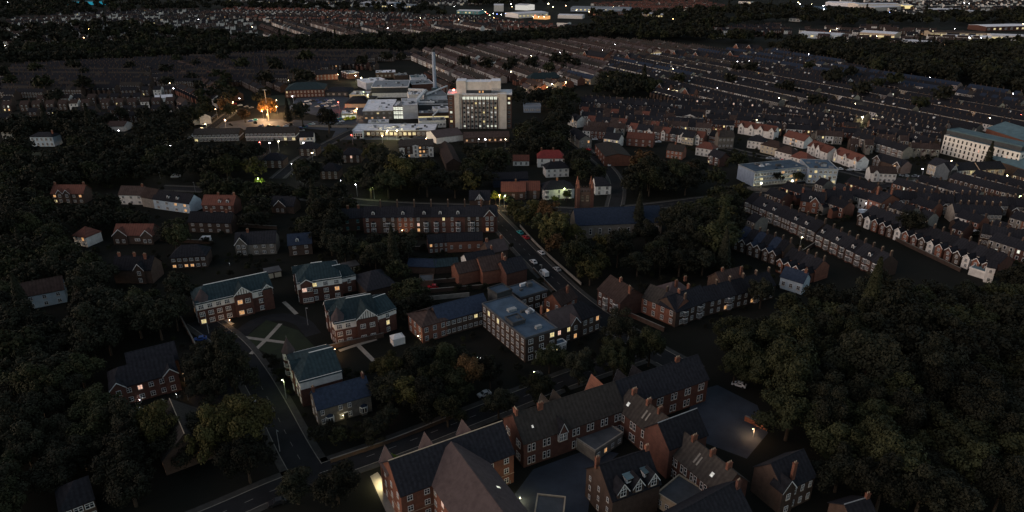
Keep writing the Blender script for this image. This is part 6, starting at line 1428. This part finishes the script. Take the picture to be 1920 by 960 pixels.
# =================================================================== LAMPS
n = 0
for (x, y, c, pw, r, l) in [
    (442,652,'off',0,.13,'short lamp post beside the yellow kerb line'), (573,577,'off',0,.13,'thin lamp post on the lawn between two Tudor blocks'),
    (385,592,'off',0,.13,'lamp post at the turret end of the care home drive'), (518,806,'off',0,.13,'lamp post at the road mouth above the bend'),
    (531,710,'green',160,.13,'lamp post on the verge by the pointed turret'), (1016,496,'off',0,.15,'lamp post between the parked cars on the street'),
    (1004,697,'green',25,.17,'green white lamp by the lower road under the trees'), (1180,604,'off',0,.14,'lamp post at the lower end of the street'),
    (937,364,'warm',260,.35,'warm lamp at the junction end of the tall chimneyed terrace'), (945,366,'green',320,.3,'greenish lamp at the same junction'),
    (1059,352,'green',250,.3,'lamp inside the vivid lime bush'), (483,333,'green',800,.28,'lamp over the lime tree on the upper road'),
    (700,350,'green',700,.3,'lamp beside the glowing lime tree behind the road bend'), (186,306,'green',420,.4,'lamp in the left park bush'),
    (363,342,'off',0,.15,'thin lamp post on the upper road at left'), (296,314,'white',60,.2,'slim lamp with a pale post in the left park'),
    (331,307,'white',60,.42,'round white lamp in the left park'), (320,272,'white',60,.42,'white lamp above the lit hedge'), (310,281,'yellow',350,.32,'yellow lamp lighting the hedge below the steep road'),
    (560,320,'white',50,.52,'big white lamp in the dark garden'), (585,286,'yellow',70,.52,'big yellowish lamp right of the flats'), (546,307,'white',20,.3,'small white lamp above the big one'),
    (570,267,'white',60,.42,'white lamp before the small white flats'), (488,266,'red',60,.42,'red lamp before the panelled flats'), (504,267,'white',140,.5,'white lamp before the panelled flats'), (521,264,'yellow',120,.4,'yellow lamp before the panelled flats'),
    (634,291,'white',30,.3,'small white lamp by the dark house'), (668,345,'white',40,.3,'small white lamp in the wood'), (639,338,'white',10,.2,'tiny white lamp in the wood'),
    (740,290,'yellow',60,.36,'lamp at the corner of the three storey flats'), (716,254,'warm',250,.5,'orange lamp before the entrance range'), (800,259,'warm',120,.4,'warm lamp right of the entrance windows'),
    (725,244,'yellow',500,.55,'big bright lamp, lefthand one over the entrance range'), (743,244,'yellow',500,.6,'big bright lamp, righthand one over the entrance range'), (660,252,'red',60,.35,'red lamp under the blue entrance box'),
    (635,191,'red',250,.55,'reddish lamp at the car park corner'), (668,203,'warm',400,.5,'peach lamp over the ambulances'), (690,177,'yellow',300,.42,'yellow lamp by the dark clad hall'), (681,172,'green',150,.3,'green lamp by the small trees'),
    (751,150,'white',300,.55,'violet white lamp on the hospital roofs'), (666,141,'yellow',900,.75,'brilliant floodlight at the front of the white clinic'), (676,145,'yellow',900,.8,'brilliant floodlight right of the white clinic'),
    (625,134,'yellow',400,.45,'yellow lamp over the floodlit villa yard'), (633,139,'warm',300,.4,'warm lamp at the floodlit villa corner'), (579,139,'white',60,.4,'small white lamp left of the floodlit villa'), (541,150,'yellow',100,.4,'yellow lamp by the dark copse'),
    (549,180,'white',150,.4,'white lamp at the brick ward'), (493,192,'warm',600,.5,'pink lamp left of the amber tree'), (518,199,'warm',3500,.5,'peach lamp right of the amber tree'), (492,208,'warm',3500,.4,'lamp under the amber tree crown'), (500,214,'warm',2500,.25,'added lamp lighting the amber tree from its road side'),  # the last lamp is added to light the amber crown
    (435,193,'warm',1200,.35,'lowest lamp of the amber string'), (431,198,'warm',200,.32,'amber lamp beside the string'), (437,190,'warm',150,.3,'uppermost lamp of the amber string'), (405,204,'warm',150,.3,'amber lamp over parked cars'), (421,224,'warm',500,.36,'white lamp over parked cars'), (517,187,'warm',120,.3,'small amber lamp above the ward car park'),
    (386,232,'yellow',260,.3,'lamp lighting the lawn beside the steep road'), (911,260,'white',60,.62,'square bright lamp under the tall slab'), (947,261,'yellow',80,.4,'yellow lamp at the foot of the tall slab'), (897,261,'white',30,.3,'faint lamp under the tall slab'),
    (1003,161,'warm',500,.55,'leftmost street lamp glowing before the lamplit hall'), (1027,163,'warm',400,.6,'street lamp in the middle before the lamplit hall'), (1036,157,'yellow',350,.6,'street lamp at right before the lamplit hall'), (1060,153,'warm',350,.45,'street lamp between hall and floodlit terrace'), (1041,137,'white',150,.45,'white light on the hall roof line'),
    (1252,166,'yellow',200,.7,'very bright square light beside the dark red gable'), (1278,212,'blue',40,.36,'violet light on the white pedimented building'), (1420,224,'yellow',90,.3,'small light behind the four white gables'),
    (1593,240,'warm',500,.5,'warm street lamp above the bayed row'), (1618,218,'yellow',500,.6,'lone bright street light beyond the dormered row'), (1461,183,'yellow',250,.45,'yellow lamp in the dim rows'), (1605,194,'yellow',250,.45,'yellow lamp among the white painted yards'),
    (1788,204,'warm',350,.5,'orange lamp by the blue light in the far rows'), (1781,206,'blue',80,.35,'blue light beside the orange lamp'), (1857,221,'yellow',150,.4,'yellow lamp beyond the teal sheds'), (1888,191,'white',150,.6,'white bar light at the far right rows'),
    (1732,316,'white',350,.35,'white street lamp at the left end of the parade'), (1847,312,'yellow',500,.22,'tall lamp before the parade of shops'), (1786,301,'yellow',300,.3,'yellow light between the apartments and the parade'), (1890,328,'yellow',350,.3,'lamp at the right end of the parade'),
    (1627,366,'warm',60,.3,'wall lamp on the round orange gable'), (1625,381,'white',30,.2,'small white yard lamp near the round gable'), (1912,366,'green',150,.3,'green lamp at the right edge'), (1503,443,'yellow',50,.25,'yellow porch lamp in the sashed terrace'),
    (1371,428,'yellow',15,.2,'tiny yellow lamp in the dark wood'), (1732,765,'yellow',3,.1,'single tiny lamp in the black park'), (1148,553,'yellow',25,.2,'lamp between the bays of the brick semi')]:
    d = G(x, y, 7); dd = math.hypot(d.x, d.y); lamp(x, y, c, 7.0, pw * (1 if c == 'green' else 3.5 if dd > 330 else 1.5), r * .85, l, None)
# office flood lights
for x, y, l in [(1428,343,'floodlit canopy at the left entrance of the office'), (1486,337,'floodlit canopy at the middle entrance of the office'), (1558,341,'floodlit canopy at the right corner of the office')]:
    lamp(x, y, 'yellow', 3.4, 80, .5, l, None, 'canopy_light')
# path and yard lights of the foreground block
for x, y, l, c, pw in [(718,906,'globe lamp on the grass edge of the pale path', 'yellow', 600), (737,935,'globe lamp lower down the pale path', 'yellow', 700), (957,900,'ground lamp glowing orange by the yard wall', 'warm', 110), (975,930,'ground lamp glowing yellow by the yard wall', 'yellow', 150)]:
    lamp(x, y, c, 1.1, pw, .12, l, 'ground lamps by the foreground block', 'path_lamp')
lamp(430,599,'warm',2.4,90,.12,'porch lamp over the lit doorway of the care home',None,'porch_lamp',post=False)
lamp(628,654,'warm',2.6,200,.1,'ground lamp washing the amber turret',None,'porch_lamp',post=False)
lamp(610,645,'warm',2.6,110,.1,'lamp at the side entrance of the turreted block',None,'porch_lamp',post=False)
lamp(784,629,'yellow',3,15,.12,'wall lamp on the orange wall of the hipped block',None,'wall_lamp',post=False)
lamp(643,778,'yellow',2.4,15,.09,'porch light of the stone villa',None,'porch_lamp',post=False)
lamp(1415,803,'warm',3.0,260,.12,'orange lamp washing the brick bank by the playground',None,'wall_lamp',post=True)
lamp(343,699,'warm',3.0,40,.1,'amber lamp by the gate of the brick flats',None,'gate_lamp',post=True)
lamp(350,737,'warm',2.5,20,.1,'lower amber lamp beside the brick flats',None,'gate_lamp',post=True)
for i, (x, y) in enumerate([(209,709),(209,731),(213,757),(208,805),(213,823),(352,679),(312,665),(398,772),(268,765),(264,749),(304,748),(331,740)]):
    lamp(x, y, 'white', 1.0, 2, .09, 'small white bollard light round the brick flats and their yard', 'small bollard lights', 'bollard_light')
lamp(824,432,'warm',3.0,60,.14,'warm light against the terrace between two dark bays',None,'wall_lamp',post=False) if False else lamp(754,431,'warm',3.0,60,.16,'warm light against the terrace between two dark bays',None,'wall_lamp',post=False)
for x, y in [(815,668),(829,678),(874,687),(936,687),(899,672),(911,671),(1360,478),(430,492),(893,671)]:
    lamp(x, y, 'white', 1.4, 1, .06, 'small garden light glinting through the dark trees', 'glinting garden lights', 'garden_light')
# tall floodlight mast
p = G(504,226,0); t = empty('floodlight_mast', (p.x, p.y, 0), 0, label='very tall thin floodlight mast beside the amber tree', cat='mast')
b = MB(); b.cyl(0,0,0,24,.32,.2,'render_cream',8); b.build('pole', t); b = MB(); b.box(-1.4,-.3,24,1.4,.3,24.6,'metal_grey',bottom=True); b.build('lamp_bar', t)
GUARD.append((498,165,510,228,p.length))
# red beacon on the tower
q = T0 + Vector((4, 6)); b = MB(); b.cyl(0,0,0,2.0,.12,.12,'metal_grey',6); t = tag(b.build('beacon_light', None, (q.x, q.y, 25.8)), 'red beacon on the roof corner of the hospital slab', 'beacon'); b = MB(); b.ball(0,0,2.3,.75,'lamp_red'); b.build('lamp_head', t)
# far lights
FL_ = [(5,3,'white',2.4),(14,4,'white',2.2),(22,6,'white',1.8),(734,10,'white',1.6),(745,7,'blue',1.4),(760,8,'white',1.8),(775,10,'warm',1.4),(792,14,'yellow',1.6),(852,12,'white',1.2),(958,7,'yellow',3.0),(960,12,'warm',1.5),(982,12,'white',1.8),(993,8,'yellow',1.2),(1028,6,'yellow',3.2),(1037,12,'yellow',2.2),(1061,10,'warm',1.8),(1081,19,'yellow',1.4),(1105,22,'yellow',1.1),(1112,21,'yellow',1.2),(1150,12,'yellow',1.1),(1176,19,'yellow',1.2),
 (910,22,'warm',1.3),(914,25,'red',1.2),(918,28,'green',1.1),(925,25,'white',1.2),(932,26,'blue',1.2),(940,27,'white',1.5),(948,25,'blue',1.1),(926,33,'warm',1.0),(905,18,'yellow',1.0),(1000,31,'yellow',1.2),(1010,31,'warm',1.2),(1020,31,'yellow',1.1),(1003,28,'red',.9),
 (1497,4,'yellow',2.2),(1500,7,'white',2.2),(1513,12,'white',.9),(1522,8,'yellow',1.2),(1544,10,'white',2.4),(1545,17,'white',1.3),(1470,26,'yellow',1.5),(1514,25,'warm',1.3),(1677,27,'blue',2.0),(1681,24,'white',1.2),(1668,23,'blue',1.2),(1728,29,'white',2.2),(1742,25,'white',2.4),(1762,28,'white',2.0),(1817,6,'white',1.3),(1808,5,'white',1.1),(1569,53,'yellow',1.5),(1557,58,'warm',1.2),(1818,70,'white',1.8),(1840,70,'white',1.2),(1905,84,'white',1.7),(1638,85,'yellow',2.0),(1666,84,'yellow',1.3),(1749,58,'yellow',1.6),(1790,53,'white',.9),(1675,61,'yellow',1.0),(1644,67,'yellow',1.0),(1919,44,'warm',1.6),(1776,93,'warm',.9),
 (1694,129,'white',.55),(1737,125,'white',.5),(1757,132,'white',.45),(1753,136,'white',.5),(1744,145,'white',.6),(1900,175,'white',.6),(1915,214,'red',.4),
 (362,55,'warm',1.5),(372,36,'white',1.0),(166,54,'warm',1.0),(171,54,'warm',1.0),(176,54,'warm',.9),(246,62,'yellow',.9),(157,70,'warm',1.1),(9,85,'yellow',1.0),(410,68,'yellow',1.0),(473,50,'yellow',1.1),(27,163,'yellow',.6),(133,132,'white',.5),(160,124,'white',.45),(325,165,'white',.7),(318,155,'yellow',.5),(434,136,'warm',.6),(140,222,'yellow',.45),(222,244,'white',.5),(449,184,'white',.6),(727,52,'white',1.1),(868,71,'yellow',.8),(788,33,'yellow',.9),(860,36,'warm',1.0),
 (1225,143,'yellow',.6),(1262,128,'yellow',.8),(1383,115,'white',.7),(1405,114,'white',.6),(1345,164,'white',.4),(1130,94,'white',.5),(1154,83,'white',.6),(866,110,'yellow',.7),(926,106,'yellow',.7),(996,104,'yellow',.7),(958,134,'yellow',.7),(1050,98,'white',.6),(1467,112,'white',.6),(1482,104,'white',.7),(1516,101,'white',.7),(1449,101,'white',.6),(1210,48,'white',.8),(1142,62,'white',.7),(1280,55,'white',.8),(1302,58,'white',.8),(1262,35,'warm',1.0),(1330,62,'white',.8)]
for (x, y, c, r) in FL_:
    far = y < 100
    lamp(x, y, c, 9.0 if far else 7.0, 0, r * (.48 if far else .6), '%s light point on a mast in the far %s' % (dict(white='white', yellow='yellow', warm='amber', red='red', green='green', blue='blue')[c], 'yards and sheds' if far else 'rows of houses'), 'far light points, ' + c, 'mast_light', post=False)
# a few things of the roofs: skylights and the lit strip on the foreground roofs
def skylight(px, py, z, w, l, label, m='lit_sky', rz=0, tilt=.6):
    p = G(px, py, z); b = MB(); b.box(-w/2, -l/2, -.06, w/2, l/2, .05, 'metal_grey'); b.box(-w/2+.06, -l/2+.06, .05, w/2-.06, l/2-.06, .09, m)
    o = b.build('skylight'); o.location = (p.x, p.y, z); o.rotation_euler = (tilt, 0, rz); tag(o, label, 'skylight')
print('HOUSES', HCOUNT, 'OBJ', len(bpy.data.objects))
